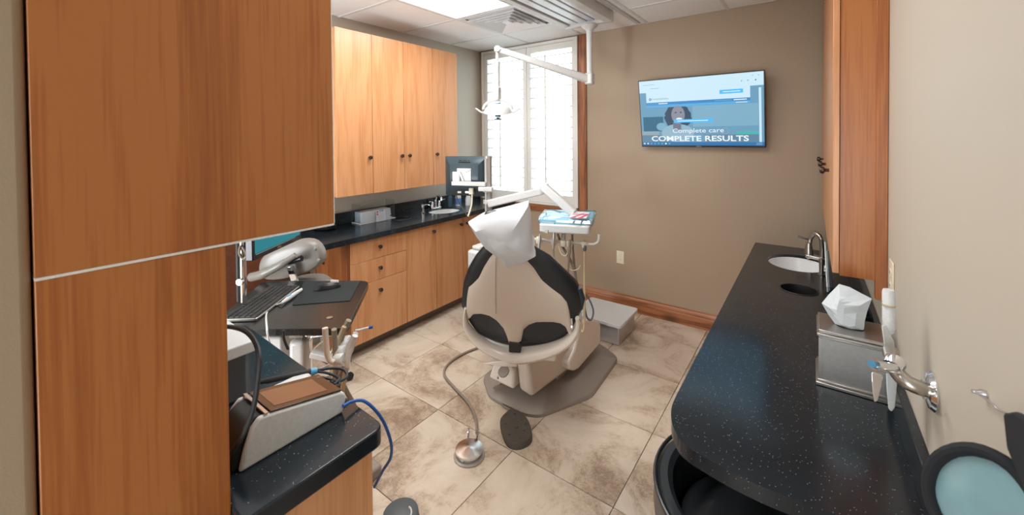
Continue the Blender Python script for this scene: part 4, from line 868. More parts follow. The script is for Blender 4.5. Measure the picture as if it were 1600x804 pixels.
t_ = thing('bottle', 'tall white bottle with blue label on the left worktop near the window', 'bottle', (-2.99, 3.10, ZT))
MB().lathe([(.001, .0005), (.03, .0005), (.031, .09), (.026, .11), (.011, .125), (.011, .14), (.001, .14)], (-2.99, 3.10, ZT), 18).build('body', 'device_white', t_); MB().lathe([(.0315, .02), (.0317, .022), (.0317, .08), (.0315, .082)], (-2.99, 3.10, ZT), 18).build('label', 'label_blue', t_)
t_ = thing('bottle', 'slim blue bottle standing between faucet and white bottle on the left worktop', 'bottle', (-3.03, 3.02, ZT))
MB().lathe([(.001, .0005), (.022, .0005), (.022, .10), (.009, .115), (.009, .145), (.001, .145)], (-3.03, 3.02, ZT), 16).build('body', 'slate_blue', t_); MB().lathe([(.010, .1455), (.010, .165), (.001, .166)], (-3.03, 3.02, ZT), 12).build('cap', 'chrome', t_)
t_ = thing('spray_bottle', 'shiny white trigger spray bottle at the window end of the left worktop', 'bottle', (-2.93, 3.19, ZT))
MB().lathe([(.001, .0005), (.032, .0005), (.030, .07), (.014, .12), (.012, .135), (.001, .135)], (-2.93, 3.19, ZT), 18).build('body', 'device_white', t_)
MB().box(-2.945, -2.88, 3.18, 3.20, ZT+.1355, ZT+.162).build('trigger_head', 'device_white', t_, bevel=.005)
p = at(509, 358, z=ZT); t_ = thing('round_tray', 'round glossy black dish at the near end of the left worktop', 'dish', tuple(p))
MB().lathe([(.001, .0005), (.06, .0005), (.078, .012), (.082, .026), (.076, .026), (.070, .014), (.05, .008), (.001, .008)], p, 28).build('dish', 'black_plastic', t_)
MB().lathe([(.012, .0082), (.012, .03), (.018, .034), (.001, .036)], p+Vector((-.01, .01, 0)), 14).build('knob', 'chrome', t_)
q = at(519.5, 350, z=ZT); t_ = thing('small_tube', 'thin white upright tube beside the round black dish', 'tube', tuple(q)); MB().lathe([(.010, .0005), (.010, .06), (.006, .065), (.006, .08), (.001, .08)], q, 12).build('tube', 'device_white', t_)
#==ASSISTANT==
# ------------------------------------------------------------ second monitor (left)
A, B = W(395, 408, 1.86), W(471, 373.6, 2.27); B.z = A.z; dx = (B-A).normalized(); nrm = dx.cross(Zv)*-1
if nrm.dot(C0-A) < 0: nrm = -nrm
mw, mh = (B-A).length, .335
t_ = thing('monitor', 'monitor with teal screen partly hidden under the large cherry cupboard', 'monitor', tuple((A+B)/2))
m = MB(); P_ = lambda a, b, o: A+dx*a+Zv*b+nrm*o
m.hull8([P_(0, 0, -.035), P_(mw, 0, -.035), P_(mw, mh, -.035), P_(0, mh, -.035)], [P_(0, 0, 0), P_(mw, 0, 0), P_(mw, mh, 0), P_(0, mh, 0)]); m.build('case', 'black_plastic', t_, bevel=.004)
screen('teal_screen', (.0, .20, .25), .75)
m = MB(); m.hull8([P_(.015, .028, .0005), P_(mw-.015, .028, .0005), P_(mw-.015, mh-.015, .0005), P_(.015, mh-.015, .0005)], [P_(.015, .028, .001), P_(mw-.015, .028, .001), P_(mw-.015, mh-.015, .001), P_(.015, mh-.015, .001)]); m.build('screen', 'teal_screen', t_)
m = MB(); m.tube([P_(.02, .024, .002), P_(mw-.06, .024, .002)], .0012, 6); m.build('trim_line', 'post_alu', t_)
text('DELL', .010, frame(P_(mw*.50, .012, .0006), dx, Zv) if dx.cross(Zv).dot(nrm) > 0 else frame(P_(mw*.50, .012, .0006), -dx, Zv), 'silver', t_, width=.035, bold=.02)
for k in range(4): m = MB(); m.lathe([(.003, 0), (.003, .002), (.001, .0024)], P_(mw-.035-.018*k, .012, .0004), 8, tuple(nrm)); m.build('button', 'silver', t_)
po = W(380, 420, 1.98)
MB().box(po.x-.05, po.x+.05, po.y-.04, po.y+.04, A.z+.10, A.z+.16).build('mount', 'device_grey', t_)
pole = thing('monitor_pole', 'slim chrome and grey pole with round knob behind the teal monitor', 'pole', (po.x, po.y, .80))
MB().tube([(po.x, po.y, .8285), (po.x, po.y, A.z+.099)], .014, 14).build('pole', 'chrome', pole); MB().tube([(po.x-.03, po.y-.01, .8285), (po.x-.03, po.y-.01, A.z+.05)], .010, 10).build('rod', 'black_matte', pole)
MB().lathe([(.001, 0), (.016, 0), (.016, .014), (.001, .016)], (po.x+.01, po.y-.014, W(386, 440, 1.96).z), 16, (.6, -.8, 0)).build('knob', 'silver', pole)
hose([(376, 383, 1.96), (374, 395, 1.95), (380, 404, 1.95), (386, 398, 1.95), (379, 385, 1.95)], .006, 'hose_grey', pole, 'cable')
# ------------------------------------------------------------ assistant table with stand and hoses
ZA = .80
Bq, Cq, Dq = at(541, 513, z=ZA), at(578, 438, z=ZA), at(412, 438.5, z=ZA); Aq = Bq+(Dq-Cq)
at_ = thing('side_table', 'small black laminate worktable with rounded corners holding the keyboard', 'table', (-1.95, 1.05, 0))
rq = roundpoly([Aq, Bq, Cq, Dq], .06); m = MB(); m.hull8([p-Vector((0, 0, .032)) for p in rq], rq); m.build('tabletop', 'black_stone' if 0 else 'table_top', at_, bevel=.003)
tc_ = at(425, 540, z=.55); 
m = MB(); m.M = frame(W(426, 550, 1.90), RT, Zv); m.box(-.072, .072, -.55, .095, -.05, .05); m.build('column', 'unit_white', at_, bevel=.01)
p = W(468, 540, 1.84); m = MB(); m.M = frame(p, RT, Zv); m.prism([(a, b) for a, b in rrect(-.034, .034, -.20, .060, .02)], -.03, .03) if 0 else m.box(-.037, .037, -.24, .035, -.03, .03); m.build('bracket', 'unit_white', at_, bevel=.02, seg=3)
m = MB(); m.M = frame(W(466, 518, 1.86), RT, Zv); m.box(-.03, .03, -.02, .012, -.02, .02); m.build('arm_joint', 'hose_grey', at_)
m = MB(); m.box(-2.12, -1.66, .86, 1.18, .0005, .05); m.build('foot', 'base_grey', at_, bevel=.01)
beam(MB(), W(487, 551, 1.76), W(527, 562, 1.76), .02, .012, .02, .012).build('holder_arm', 'unit_white', at_, bevel=.004)
MB().tube(spline([W(508, 512, 1.62), W(509, 530, 1.62), W(511, 550, 1.62), W(515, 562, 1.62), W(522, 566, 1.62)], 6), .0115, 10).build('holder_tube', 'beige_shell', at_)
for k, (u, v) in enumerate(((530, 562), (533, 549), (537, 541), (541, 533))):
    p = W(u, v, 1.64+.05*k); MB().lathe([(.019, -.022), (.024, -.014), (.024, .014), (.019, .022)], p, 14, (.85, .3, .25)).build('hose_holder', 'unit_white', at_)
hs = hose([(544, 572, 1.62), (543, 560, 1.62), (549, 540, 1.63), (555, 524, 1.63)], .012, 'unit_white', at_, 'suction_handpiece')
sy = MB().tube([W(540, 558, 1.66), W(546, 545, 1.66), W(556, 520, 1.66)], [.016, .018, .011], 10).build('syringe_body', 'post_alu', at_)
MB().tube(spline([W(556, 516, 1.66), W(562, 515, 1.66), W(572, 512.5, 1.66), W(577, 511.5, 1.66)], 4), .0045, 8).build('syringe_tip', 'device_white', sy)
MB().tube([W(577, 511.5, 1.66), W(582, 510.5, 1.66)], .0065, 8).build('blue_sleeve', 'blue_cable', sy)
hose([(522, 514, 1.66), (524, 545, 1.68), (526, 580, 1.70), (530, 610, 1.72), (534, 650, 1.8)], .011, 'hose_grey', at_)
hose([(545, 500, 1.74), (536, 520, 1.74), (528, 550, 1.74), (519, 580, 1.74), (514, 612, 1.75)], .012, 'hose_grey', at_)
hose([(538, 510, 1.72), (530, 530, 1.72), (523, 560, 1.72), (520, 600, 1.74)], .010, 'hose_tan', at_)
hose([(535, 575, 1.66), (532, 590, 1.68), (541, 610, 1.74), (552, 630, 1.80), (558, 645, 1.86)], .010, 'hose_grey', at_)
hose([(542, 572, 1.64), (538, 590, 1.66), (535, 615, 1.7), (536, 640, 1.74)], .010, 'hose_tan', at_)
hose([(524, 514, 1.68), (526, 528, 1.68), (521, 542, 1.68), (516, 552, 1.66)], .0035, 'ivory', at_, 'thin_tube')
hose([(443, 516, 1.60), (444, 530, 1.60), (450, 545, 1.62)], .005, 'black_matte', at_, 'cable')
# keyboard
kq = [at(u, v, z=ZA+.018) for u, v in ((352, 491), (401, 496), (469, 444.5), (424, 440))]
k0 = kq[1]; kx = (kq[2]-kq[1]); kL = kx.length; kx.normalize(); kyv = Zv.cross(kx); kW = .165
if kyv.dot(kq[0]-kq[1]) < 0: kyv = -kyv
KF = Matrix(((kx.x, kyv.x, 0, k0.x), (kx.y, kyv.y, 0, k0.y), (0, 0, 1, ZA+.001), (0, 0, 0, 1)))
kb = thing('keyboard', 'silver-rimmed keyboard with black keys on the side table', 'keyboard', tuple(k0+kx*kL/2+kyv*kW/2-Zv*.017))
m = MB(); m.M = KF; m.prism(rrect(0, kL, 0, kW, .012), 0, .014); m.build('case', 'nickel', kb, bevel=.003)
m = MB(); m.M = KF; m.prism(rrect(.004, kL-.004, .004, kW-.004, .010), .0142, .0152); m.build('key_bed', 'black_plastic', kb)
m = MB(); m.M = KF; random.seed(1)
for r in range(6):
    n = 18; y0 = .009+r*(kW-.018)/6; yy = y0+(kW-.018)/6-.004
    k = 0
    while k < n:
        w = 1
        if r == 0 and k == 5: w = 6
        elif random.random() < .06 and k < n-1: w = 2
        x0 = .008+k*(kL-.016)/n; x1 = .008+(k+w)*(kL-.016)/n-.0035; z0, z1 = .0154, .0195
        m.hull8([(x0, y0, z0), (x1, y0, z0), (x1, yy, z0), (x0, yy, z0)], [(x0+.0015, y0+.0015, z1), (x1-.0015, y0+.0015, z1), (x1-.0015, yy-.0015, z1), (x0+.0015, yy-.0015, z1)]); k += w
ks = m.build('keys', 'key_black', kb, smooth=False); ks['kind'] = 'stuff'
# mouse mat, mouse, wand, disc
q = [at(u, v, z=ZA+.003) for u, v in ((456.5, 476), (547, 469), (563, 438.5), (476, 438.5))]; rq = roundpoly([Vector((p.x, p.y, ZA+.0005)) for p in q], .012)
mm_ = MB(); mm_.hull8(rq, [p+Vector((0, 0, .003)) for p in rq]); tag(mm_.build('mouse_mat', 'mat_black', bevel=.001), 'thin black mouse mat on the side table', 'mouse mat')
mp = at(512, 450, z=ZA+.004); md_ = (at(533, 445, z=ZA+.004)-at(491, 452, z=ZA+.004)); mL = md_.length/2*.95; md_.normalize(); ms_ = Zv.cross(md_)
ms = thing('mouse', 'black and grey computer mouse on the black mat', 'mouse', tuple(mp))
m = MB(); rg = []
for t2 in [i/10 for i in range(11)]:
    x = -mL+2*mL*t2; wv = .031*math.sin(math.pi*(.06+.88*t2))**.45; hv = .036*math.sin(math.pi*(.05+.9*t2))**.6
    rg.append([mp+md_*x+ms_*(wv*math.cos(a))+Zv*(.0008+hv*max(0, math.sin(a))**.8) for a in [2*math.pi*j/14 for j in range(14)]])
m.rings(rg); m.build('shell', 'black_plastic', ms)
m = MB(); m.tube([mp+md_*mL*.2+Zv*.034, mp+md_*mL*.85+Zv*.026], [.012, .010], 8, flat=1.2); m.build('side_grip', 'post_alu', ms)
wd0, wd1 = at(440, 473, z=ZA+.014), at(471, 452, z=ZA+.014)
wt_ = thing('intraoral_camera', 'slim white handheld wand with a white cable lying beside the keyboard', 'dental tool', tuple((wd0+wd1)/2-Zv*.013))
MB().tube([wd0, wd0.lerp(wd1, .3), wd0.lerp(wd1, .6), wd1], [.006, .013, .012, .009], 12, flat=.8).build('wand', 'device_white', wt_)
MB().tube([wd0.lerp(wd1, .28)+Zv*.012, wd0.lerp(wd1, .42)+Zv*.012], .005, 8).build('button', 'blue_tape', wt_)
cb = [wd0, at(432, 476, z=ZA+.006), at(421, 481, z=ZA+.006), at(416, 492, z=ZA+.006), at(417, 512, z=ZA+.006)]
hd_ = float((cb[-1]-C0).dot(FW)); MB().tube(spline(cb+[W(418, 522, hd_-.02), W(421, 534, hd_-.01), W(427, 545, hd_+.02), W(440, 560, hd_+.05)], 6), .004, 8).build('cable', 'device_white', wt_)
p = at(515, 496, z=ZA+.001); tag(MB().lathe([(.001, .0005), (.014, .0005), (.014, .003), (.001, .004)], (p.x, p.y, ZA), 16).build('round_sticker', 'silver'), 'small silver disc near the corner of the side table', 'disc')
# ------------------------------------------------------------ assistant stool
SD = 2.48
st = thing('stool', 'grey vinyl dental stool with curved body-support arm, behind the side table', 'stool', (W(475, 500, SD).x, W(475, 500, SD).y, 0))
so = W(456, 403, SD); SFx, SFy = RT*math.cos(.0)+FW*0, Zv; sN = Vector((-FW.x, -FW.y, 0)).normalized(); SFx = Vector((RT.x, RT.y, 0)).normalized()
def sp_(u, v, o=0, d0=SD): return onp(u, v, so, sN)+sN*o
ol = [(405, 416), (409, 402), (420, 391), (437, 383), (456, 377), (472, 373), (488, 373), (500, 380), (507, 395), (508, 405), (500, 416), (484, 424), (465, 431), (440, 436), (418, 437), (407, 430)]
cu_, cv_ = 458, 405; m = MB()
m.rings([[sp_(cu_+(u-cu_)*s_, cv_+(v-cv_)*s_, o) for u, v in ol] for s_, o in ((.9, -.06), (1, -.045), (1.0, .01), (.93, .035), (.70, .045), (.3, .048))]); m.build('backrest', 'vinyl_grey', st, sub=1)
for u, v in ((497, 386), (502, 404)): MB().lathe([(.012, .038), (.009, .043), (.003, .046)], sp_(u, v, -.004), 10, tuple(sN)).build('tuft_button', 'vinyl_grey', st)
MB().tube(spline([sp_(409, 424, .10), sp_(425, 419, .12), sp_(441, 412, .13), sp_(459, 402, .13), sp_(477, 390, .11)], 5), [.026]*9+[.022]*8+[.017]*4, 12).build('support_arm', 'vinyl_grey', st)
MB().tube([sp_(462, 403, .08), sp_(482, 397, .08)], .018, 10).build('arm_pivot', 'black_plastic', st)
m = MB(); m.hull8([sp_(461, 409, .10), sp_(471, 407.5, .10), sp_(475, 440, .06), sp_(465, 441, .06)], [sp_(461, 409, .085), sp_(471, 407.5, .085), sp_(475, 440, .045), sp_(465, 441, .045)]); m.build('arm_bracket', 'chrome', st, bevel=.003)
MB().tube([sp_(418, 398, .05), sp_(430, 403, .055), sp_(455, 403, .055)], .008, 8).build('seam', 'vinyl_grey', st) if 0 else None
sx, sy_ = at(482, 545, z=.32).x, at(482, 545, z=.32).y; sc_ = W(480, 437, SD+.02)
MB().lathe([(.001, .52), (.13, .52), (.145, .545), (.145, .575), (.12, .60), (.001, .605)], (sc_.x, sc_.y, sc_.z-.60), 28).build('seat', 'vinyl_grey', st)
zb_ = sc_.z-.60+.52
MB().tube([(sc_.x, sc_.y, .07), (sc_.x, sc_.y, zb_-.001)], .025, 14).build('gas_lift', 'chrome', st)
rgc = Vector((sc_.x, sc_.y, 0)); rr_ = .235
m = MB(); ringp = [rgc+Vector((rr_*math.cos(a), rr_*math.sin(a), .30)) for a in [2*math.pi*i/28 for i in range(28)]]
m.rings([[p+(Vector((math.cos(a2), math.sin(a2), 0))*.011*math.cos(b)+Zv*.011*math.sin(b)) for b in [2*math.pi*j/8 for j in range(8)]] for p, a2 in zip(ringp, [2*math.pi*i/28 for i in range(28)])], cap=False, closed=True); m.build('foot_ring', 'chrome', st)
for k in range(5):
    a = 2*math.pi*k/5+.3; d = Vector((math.cos(a), math.sin(a), 0)); beam(MB(), rgc+d*.02+Zv*.085, rgc+d*.27+Zv*.07, .02, .015, .014, .010).build('leg', 'chrome', st, bevel=.004)
    cs = MB().lathe([(.025, -.012), (.027, -.008), (.027, .008), (.025, .012)], rgc+d*.27+Zv*.0277, 14, tuple(d.cross(Zv))).build('caster', 'black_plastic', st)
for k in range(3):
    a = 2*math.pi*k/3; d = Vector((math.cos(a), math.sin(a), 0)); MB().tube([rgc+d*.024+Zv*.30, rgc+d*(rr_-.01)+Zv*.30], .006, 6).build('spoke', 'chrome', st)
#==NEAR==
# ------------------------------------------------------------ scanner with touch screen
X1, X0 = -.975, -1.095
t_ = thing('tabletop_scanner', 'white and black scanner base with tilted brown touch screen on the foreground worktop', 'dental device', (-1.03, .45, .91))
side = [(.339, .9105), (.350, .955), (.364, .993), (.380, 1.008), (.399, 1.006), (.572, .967), (.584, .958), (.587, .945), (.577, .9105)]
for a, b in ((X1-.014, X1), (X0, X0+.010)):
    m = MB(); m.extr([(a, y, z) for y, z in side], (b-a, 0, 0)); m.build('side_shell', 'device_white', t_, bevel=.006, seg=3)
m = MB(); m.extr([(X0+.0105, y, z) for y, z in ((.325, .9105), (.330, .95), (.350, .988), (.375, 1.004), (.402, 1.003), (.572, .965), (.583, .955), (.583, .9105))], (X1-.0145-X0-.0105, 0, 0)); m.build('body', 'black_plastic', t_, bevel=.004)
sdir = Vector((0, .572-.402, .965-1.003)).normalized(); SFm = frame((X0+.002, .402, 1.0062), (1, 0, 0), sdir); wS, lS = X1-X0-.004, .176
m = MB(); m.M = SFm; m.box(0, wS, 0, lS, 0, .004); ts = m.build('touch_screen', 'screen_frame', t_, bevel=.001)
m = MB(); m.M = SFm; m.box(.017, wS-.017, .016, lS-.030, .0042, .0046); m.build('display', 'screen_glass', ts)
text('PIO', .006, SFm @ Matrix.Translation((.02, lS-.012, .0044)) @ Matrix.Rotation(math.radians(0), 4, 'Z'), 'silver', t_, width=.014) if 0 else None
m = MB(); m.M = SFm; m.box(-.001, wS+.001, -.012, -.004, .0, .003); m.build('pale_strip', 'silver', t_)  # pale strip painting a reflection at the near end of the screen
m = MB(); m.M = SFm
for k in range(4): m.lathe([(.0016, .0042), (.0016, .0046), (.0004, .0047)], (.016+.004*(k % 2), lS-.012+.004*(k//2), 0), 6)
m.build('emblem', 'silver', t_)['kind'] = 'stuff'
m = MB(); m.box(-1.135, -1.10, .40, .56, .9105, .975); m.build('wand_rest', 'device_white', t_, bevel=.004)
w0, w1 = W(404, 597, 1.075), W(485, 580.5, 1.13)
t2_ = thing('scanner_wand', 'black cylindrical wand with blue tape band lying behind the touch screen', 'dental tool', tuple((w0+w1)/2))
MB().tube([w0, w0.lerp(w1, .12), w0.lerp(w1, .14), w1], [.006, .006, .007, .008], 12).build('handle', 'black_matte', t2_)
MB().tube([w1, W(495, 578.5, 1.14)], .0088, 12).build('tape_band', 'blue_tape', t2_)
hose([(494, 578.5, 1.14), (515, 575, 1.16), (534, 576, 1.17), (542, 583, 1.16), (540, 590, 1.14), (528, 596, 1.12), (516, 597, 1.10)], .0042, 'black_matte', t2_, 'cable')
hose([(494, 580, 1.14), (510, 582, 1.14), (524, 587, 1.13), (530, 592, 1.11), (522, 600, 1.09)], .0036, 'black_matte', t2_, 'cable')
hose([(502, 589, 1.12), (516, 592, 1.12), (530, 598, 1.10), (528, 604, 1.09)], .0036, 'black_matte', t2_, 'cable')
# printer-like box behind the side panel
t_ = thing('printer', 'white and grey box-shaped printer mostly hidden behind the cherry side panel', 'printer', (-1.3, .40, .91))
PX, PY = -1.235, .478
MB().box(-1.56, PX, .302, PY, 1.035, 1.068).build('lid', 'device_white', t_, bevel=.004)
MB().box(-1.55, PX-.018, .302, PY-.02, .9105, 1.0345).build('body', 'device_grey', t_, bevel=.004)
hc = hose([(345, 510, .98), (365, 511, .94), (385, 518, .90), (399, 535, .86), (405, 560, .83), (402, 600, .815), (395, 640, .81), (380, 678, .81), (366, 700, .83), (357, 712, .86)], .0052, 'black_matte', None, 'power_cable', 8)
tag(hc, 'thick black cable looping over the printer and down past the scanner', 'cable')
hb_ = hose([(536, 634, 1.045), (550, 627, 1.07), (568, 626, 1.09), (586, 640, 1.10), (601, 662, 1.11), (611, 692, 1.12), (610, 715, 1.13), (598, 735, 1.15), (585, 760, 1.18)], .0042, 'blue_cable', None, 'network_cable', 8)
tag(hb_, 'bright blue cable looping from the scanner over the edge of the foreground worktop', 'cable')
#==RIGHT==
# ------------------------------------------------------------ tissue box + tissue
t_ = thing('tissue_box', 'brushed silver metal tissue box cover with stepped mouldings on the right worktop', 'box', (.106, 1.768, ZR+.001))
x0, x1, y0, y1, z0, z1 = .026, .190, 1.692, 1.852, ZR+.001, .972
MB().box(x0, x1, y0, y1, z0+.012, z1-.022).build('body', 'steel_brushed', t_)
for e, a, b in ((.010, z0, z0+.011), (.006, z0+.011, z0+.020), (.008, z1-.021, z1-.012), (.004, z1-.028, z1-.021)):
    MB().box(x0-e, x1+e*.9, y0-e, y1+e, a, b).build('moulding', 'nickel', t_, bevel=.002)
MB().box(x0-.004, x1+.004, y0-.004, y1+.004, z1-.0118, z1).build('top_plate', 'steel_brushed', t_, bevel=.003)
for x in (x0-.003, x1-.004):
    MB().box(x, x+.007, y0-.003, y0+.003, z0+.0205, z1-.0285).build('corner_strip', 'nickel', t_)
m = MB(); m.prism(rrect(.07, .145, 1.745, 1.80, .02), z1+.0003, z1+.001); m.build('slot', 'dark_hole', t_)
tp = [(1311, 443), (1296, 458), (1284, 472.6), (1294, 490), (1306.8, 507.5), (1320, 514), (1335.6, 518), (1349.5, 516), (1351, 500), (1354.5, 485.6), (1362, 465.7), (1345, 457), (1327.7, 447.8)]
def T2(u, v, o=0): 
    p = at(u, v, y=1.772); return p+Vector((0, -o, 0))
random.seed(4); m = MB(); c = (1322, 482)
ro = [T2(u, v, .006) for u, v in tp]; rb = [T2(u, v, .003) for u, v in tp]
r1 = [T2(c[0]+(u-c[0])*.6-4, c[1]+(v-c[1])*.6, .030+random.uniform(-.010, .010)) for u, v in tp]; r2 = [T2(c[0]+(u-c[0])*.15-10, c[1]+(v-c[1])*.5, .042) for u, v in tp]
r3 = [T2(c[0]+(u-c[0])*.6, c[1]+(v-c[1])*.6, -.02+random.uniform(-.006, .006)) for u, v in tp]
m.rings([r3, rb, ro, r1, r2]); tag(m.build('tissue', 'tissue', smooth=False), 'white tissue pulled up out of the silver tissue box', 'tissue')
# ------------------------------------------------------------ faucet, dispenser, acrylic pieces (right)
t_ = thing('faucet', 'brushed nickel arched faucet with side lever at the right-hand basin', 'faucet', tuple(at(1276, 400, z=ZR)))
FD = 2.66
def fw_(u, v, d=FD): return W(u, v, d)
b0 = at(1260, 401, z=ZR); b1 = at(1291, 408, z=ZR); ax = (b1-b0).normalized(); pv = Zv.cross(ax); Lf = (b1-b0).length
m = MB(); m.M = Matrix(((ax.x, pv.x, 0, b0.x), (ax.y, pv.y, 0, b0.y), (0, 0, 1, ZR), (0, 0, 0, 1))); m.prism(rrect(-.005, Lf+.005, -.028, .028, .02), .0005, .022); m.build('deck_plate', 'silver', t_, bevel=.004)
c1 = b0+ax*Lf*.80; c2 = b0+ax*Lf*.12
dA = float((c1-C0).dot(FW)); dB = float((c2-C0).dot(FW))
MB().tube(spline([c1+Zv*.022, W(1284.5, 385, dA), W(1282, 371, dA), W(1274, 364.5, (dA+dB)/2), W(1266.5, 372, dB), W(1265, 380, dB)], 6), .0135, 14).build('spout', 'nickel', t_)
MB().lathe([(.026, .022), (.024, .05), (.017, .085), (.016, .10), (.005, .104)], (c2.x, c2.y, ZR), 16).build('spout_collar', 'nickel', t_)
MB().tube([W(1262, 373.5, dB), W(1253, 370.5, dB), W(1245.5, 368.5, dB)], [.006, .007, .008], 8).build('lever', 'silver', t_)
dispenser(at(1283.5, 430, z=ZR), .10, 'nickel cylindrical soap dispenser on the right worktop beside the basin', (-1, .1, 0), 'nickel', 1.0)
t_ = thing('brochure_stand', 'tall clear acrylic stand with white edge between faucet and tissue box', 'stand', tuple(at(1292, 458, z=ZR)))
p = at(1294, 456, z=ZR); 
m = MB(); m.hull8([p+Vector((0, 0, .001)), p+Vector((.11, .02, .001)), p+Vector((.11, .02, .30)), p+Vector((.0, 0, .30))], [p+Vector((0, .004, .001)), p+Vector((.11, .024, .001)), p+Vector((.11, .024, .30)), p+Vector((0, .004, .30))]); 
E0, E1 = at(1293, 457, z=ZR+.001), None; dE = float((E0-C0).dot(FW)); E1 = W(1289, 378, dE+.12)
sv = Vector((.055, .02, 0)); m = MB(); m.extr([E0, E0+Vector((.03, .11, 0)), Vector((E1.x+.02, E1.y+.05, E1.z)), E1], sv*.05); m.build('front_panel', 'acrylic', t_)
m = MB(); m.tube([E0+Zv*.004, E1], .004, 6); m.build('bright_edge', 'device_white', t_)
m = MB(); m.extr([E0+Vector((.006, .03, .002)), E0+Vector((.02, .09, .002)), Vector((E1.x+.016, E1.y+.04, E1.z-.05)), Vector((E1.x+.006, E1.y+.01, E1.z-.05))], (.004, 0, 0)); m.build('leaflet', 'paper', t_)
for k in range(3): q_ = E0.lerp(E1, .15+.3*k); MB().lathe([(.004, 0), (.004, .003), (.001, .004)], q_+Vector((-.004, 0, 0)), 8, (-1, 0, 0)).build('peg', 'black_matte', t_)
t_ = thing('acrylic_organizer', 'low clear acrylic organizer box under the end of the right wall cabinet', 'organizer', (.13, 2.3, ZR))
gx0, gx1, gy0, gy1, gz = .06, .198, 2.14, 2.46, ZR+.105
for bx in ((gx0, gx1, gy0, gy0+.004), (gx0, gx1, gy1-.004, gy1), (gx0, gx0+.004, gy0+.0045, gy1-.0045), (gx1-.004, gx1, gy0+.0045, gy1-.0045)): MB().box(*bx, ZR+.001, gz).build('panel', 'acrylic', t_)
MB().box(gx0+.005, gx1-.005, gy0+.005, gy1-.005, ZR+.001, ZR+.006).build('bottom', 'acrylic', t_)
for k in range(4): MB().box(gx0+.012, gx1-.012, gy0+.03+.07*k, gy0+.034+.07*k, ZR+.0065, gz-.01).build('divider', 'acrylic', t_)
# tall white appliance leaning near the tissue box
t_ = thing('handheld_appliance', 'slim white handheld appliance with ringed handle standing between tissue box and wall', 'appliance', tuple(at(1393, 645, z=ZR)))
AD = .985
MB().tube([W(1388.5, 452, AD+.02), W(1388.5, 456, AD+.02), W(1388.7, 487, AD+.015), W(1388.7, 512, AD+.01), W(1389.5, 520, AD+.01)], [.0105, .0125, .0128, .0125, .008], 16).build('handle', 'device_white', t_)
for v in (477, 513): MB().lathe([(.0126, -.001), (.0133, 0), (.0126, .002)], W(1388.6, v, AD+.013), 16).build('ring', 'hose_tan', t_)
m = MB(); pts = [(1377, 508), (1383, 507), (1390, 518), (1397, 533), (1400, 565), (1401.5, 600), (1398, 636), (1393, 643), (1388, 638), (1385, 600), (1383.5, 554)]
m.hull8([W(u, v, AD) for u, v in pts], [W(u, v, AD+.022) for u, v in pts]); m.build('body', 'device_white', t_, bevel=.003)
m = MB(); m.hull8([W(u, v, AD-.004) for u, v in ((1386, 560), (1396, 558), (1396, 628), (1388, 625))], [W(u, v, AD-.0005) for u, v in ((1386, 560), (1396, 558), (1396, 628), (1388, 625))]); m.build('panel', 'tissue', t_)
m = MB(); m.lathe([(.001, 0), (.04, 0), (.04, .006), (.02, .010)], (.165, 1.30, ZR+.0005), 20)
# chrome arm on the wall
fl_ = at(1461, 612, x=XR-.0005)
t_ = thing('wall_valve', 'chrome wall-mounted swing arm with lever valve, blue reflection painted on its end, near the tissue box', 'valve', tuple(fl_))
MB().lathe([(.040, 0), (.042, .004), (.036, .012), (.020, .016), (.020, .020)], fl_, 24, (-1, 0, 0)).build('wall_flange', 'chrome', t_)
d1 = float((fl_-C0).dot(FW))
MB().tube(spline([fl_+Vector((-.012, 0, 0)), W(1438, 606, d1-.01), W(1418, 597, d1), W(1403, 583, d1+.02), W(1396, 566, d1+.05), W(1391, 548, d1+.08)], 6), .0155, 14).build('pipe', 'nickel', t_)
MB().tube([W(1396, 575, d1+.01), W(1380, 573, d1+.0), W(1366, 569, d1-.01)], [.010, .012, .0115], 14).build('valve_body', 'chrome', t_)
MB().tube([W(1366, 569, d1-.01), W(1362, 568, d1-.012)], .0085, 12).build('blue_glint_end', 'blue_glint_end', t_)  # blue end painted as a reflection on the chrome
MB().lathe([(.018, -.01), (.020, 0), (.018, .01)], W(1398, 566, d1+.03), 14, (.3, .6, .5)).build('collar', 'chrome', t_)
m = MB(); pts = [(1361, 583), (1366, 580), (1379, 585), (1380, 592), (1371, 626), (1366, 628), (1363, 610)]
m.hull8([W(u, v, d1-.012) for u, v in pts], [W(u, v, d1-.004) for u, v in pts]); m.build('lever', 'chrome', t_, bevel=.002)
# ------------------------------------------------------------ mirror + black case hanging on the right wall
hk = at(1542, 616, x=XR-.0005)
t_ = thing('hanging_case', 'black fabric pouch hanging by a thin wire from a hook on the right wall', 'pouch', (hk.x, hk.y, hk.z))
MB().lathe([(.006, 0), (.006, .006), (.003, .010), (.003, .016)], hk, 10, (-1, 0, 0)).build('hook', 'silver', t_)
cp = [(1566, 644), (1582, 641), (1604, 656), (1640, 690), (1650, 740), (1640, 800), (1612, 790), (1590, 745), (1572, 700)]
cpw = [at(u, v, x=XR-.012) for u, v in cp]
m = MB(); m.extr(cpw, (.011, 0, 0)); m.build('pouch', 'fur', t_, bevel=.004)
MB().tube(spline([hk+Vector((-.012, 0, 0)), at(1550, 630, x=XR-.012), at(1560, 640, x=XR-.01), cpw[0]+Vector((.004, 0, 0))], 5), .0016, 6).build('wire', 'post_alu', t_)
gc = at(1535, 784, x=.185); g2 = Vector((.35, -1, 0)).normalized()
t_ = thing('hand_mirror', 'round teal-tinted mirror with thick dark fuzzy rim, cut off by the lower right corner', 'mirror', tuple(gc))
nrmM = (C0-gc); nrmM.z *= .6; nrmM = (nrmM.normalized()+Vector((-1, 0, 0))*.5).normalized()
dM = float((gc-C0).dot(FW))
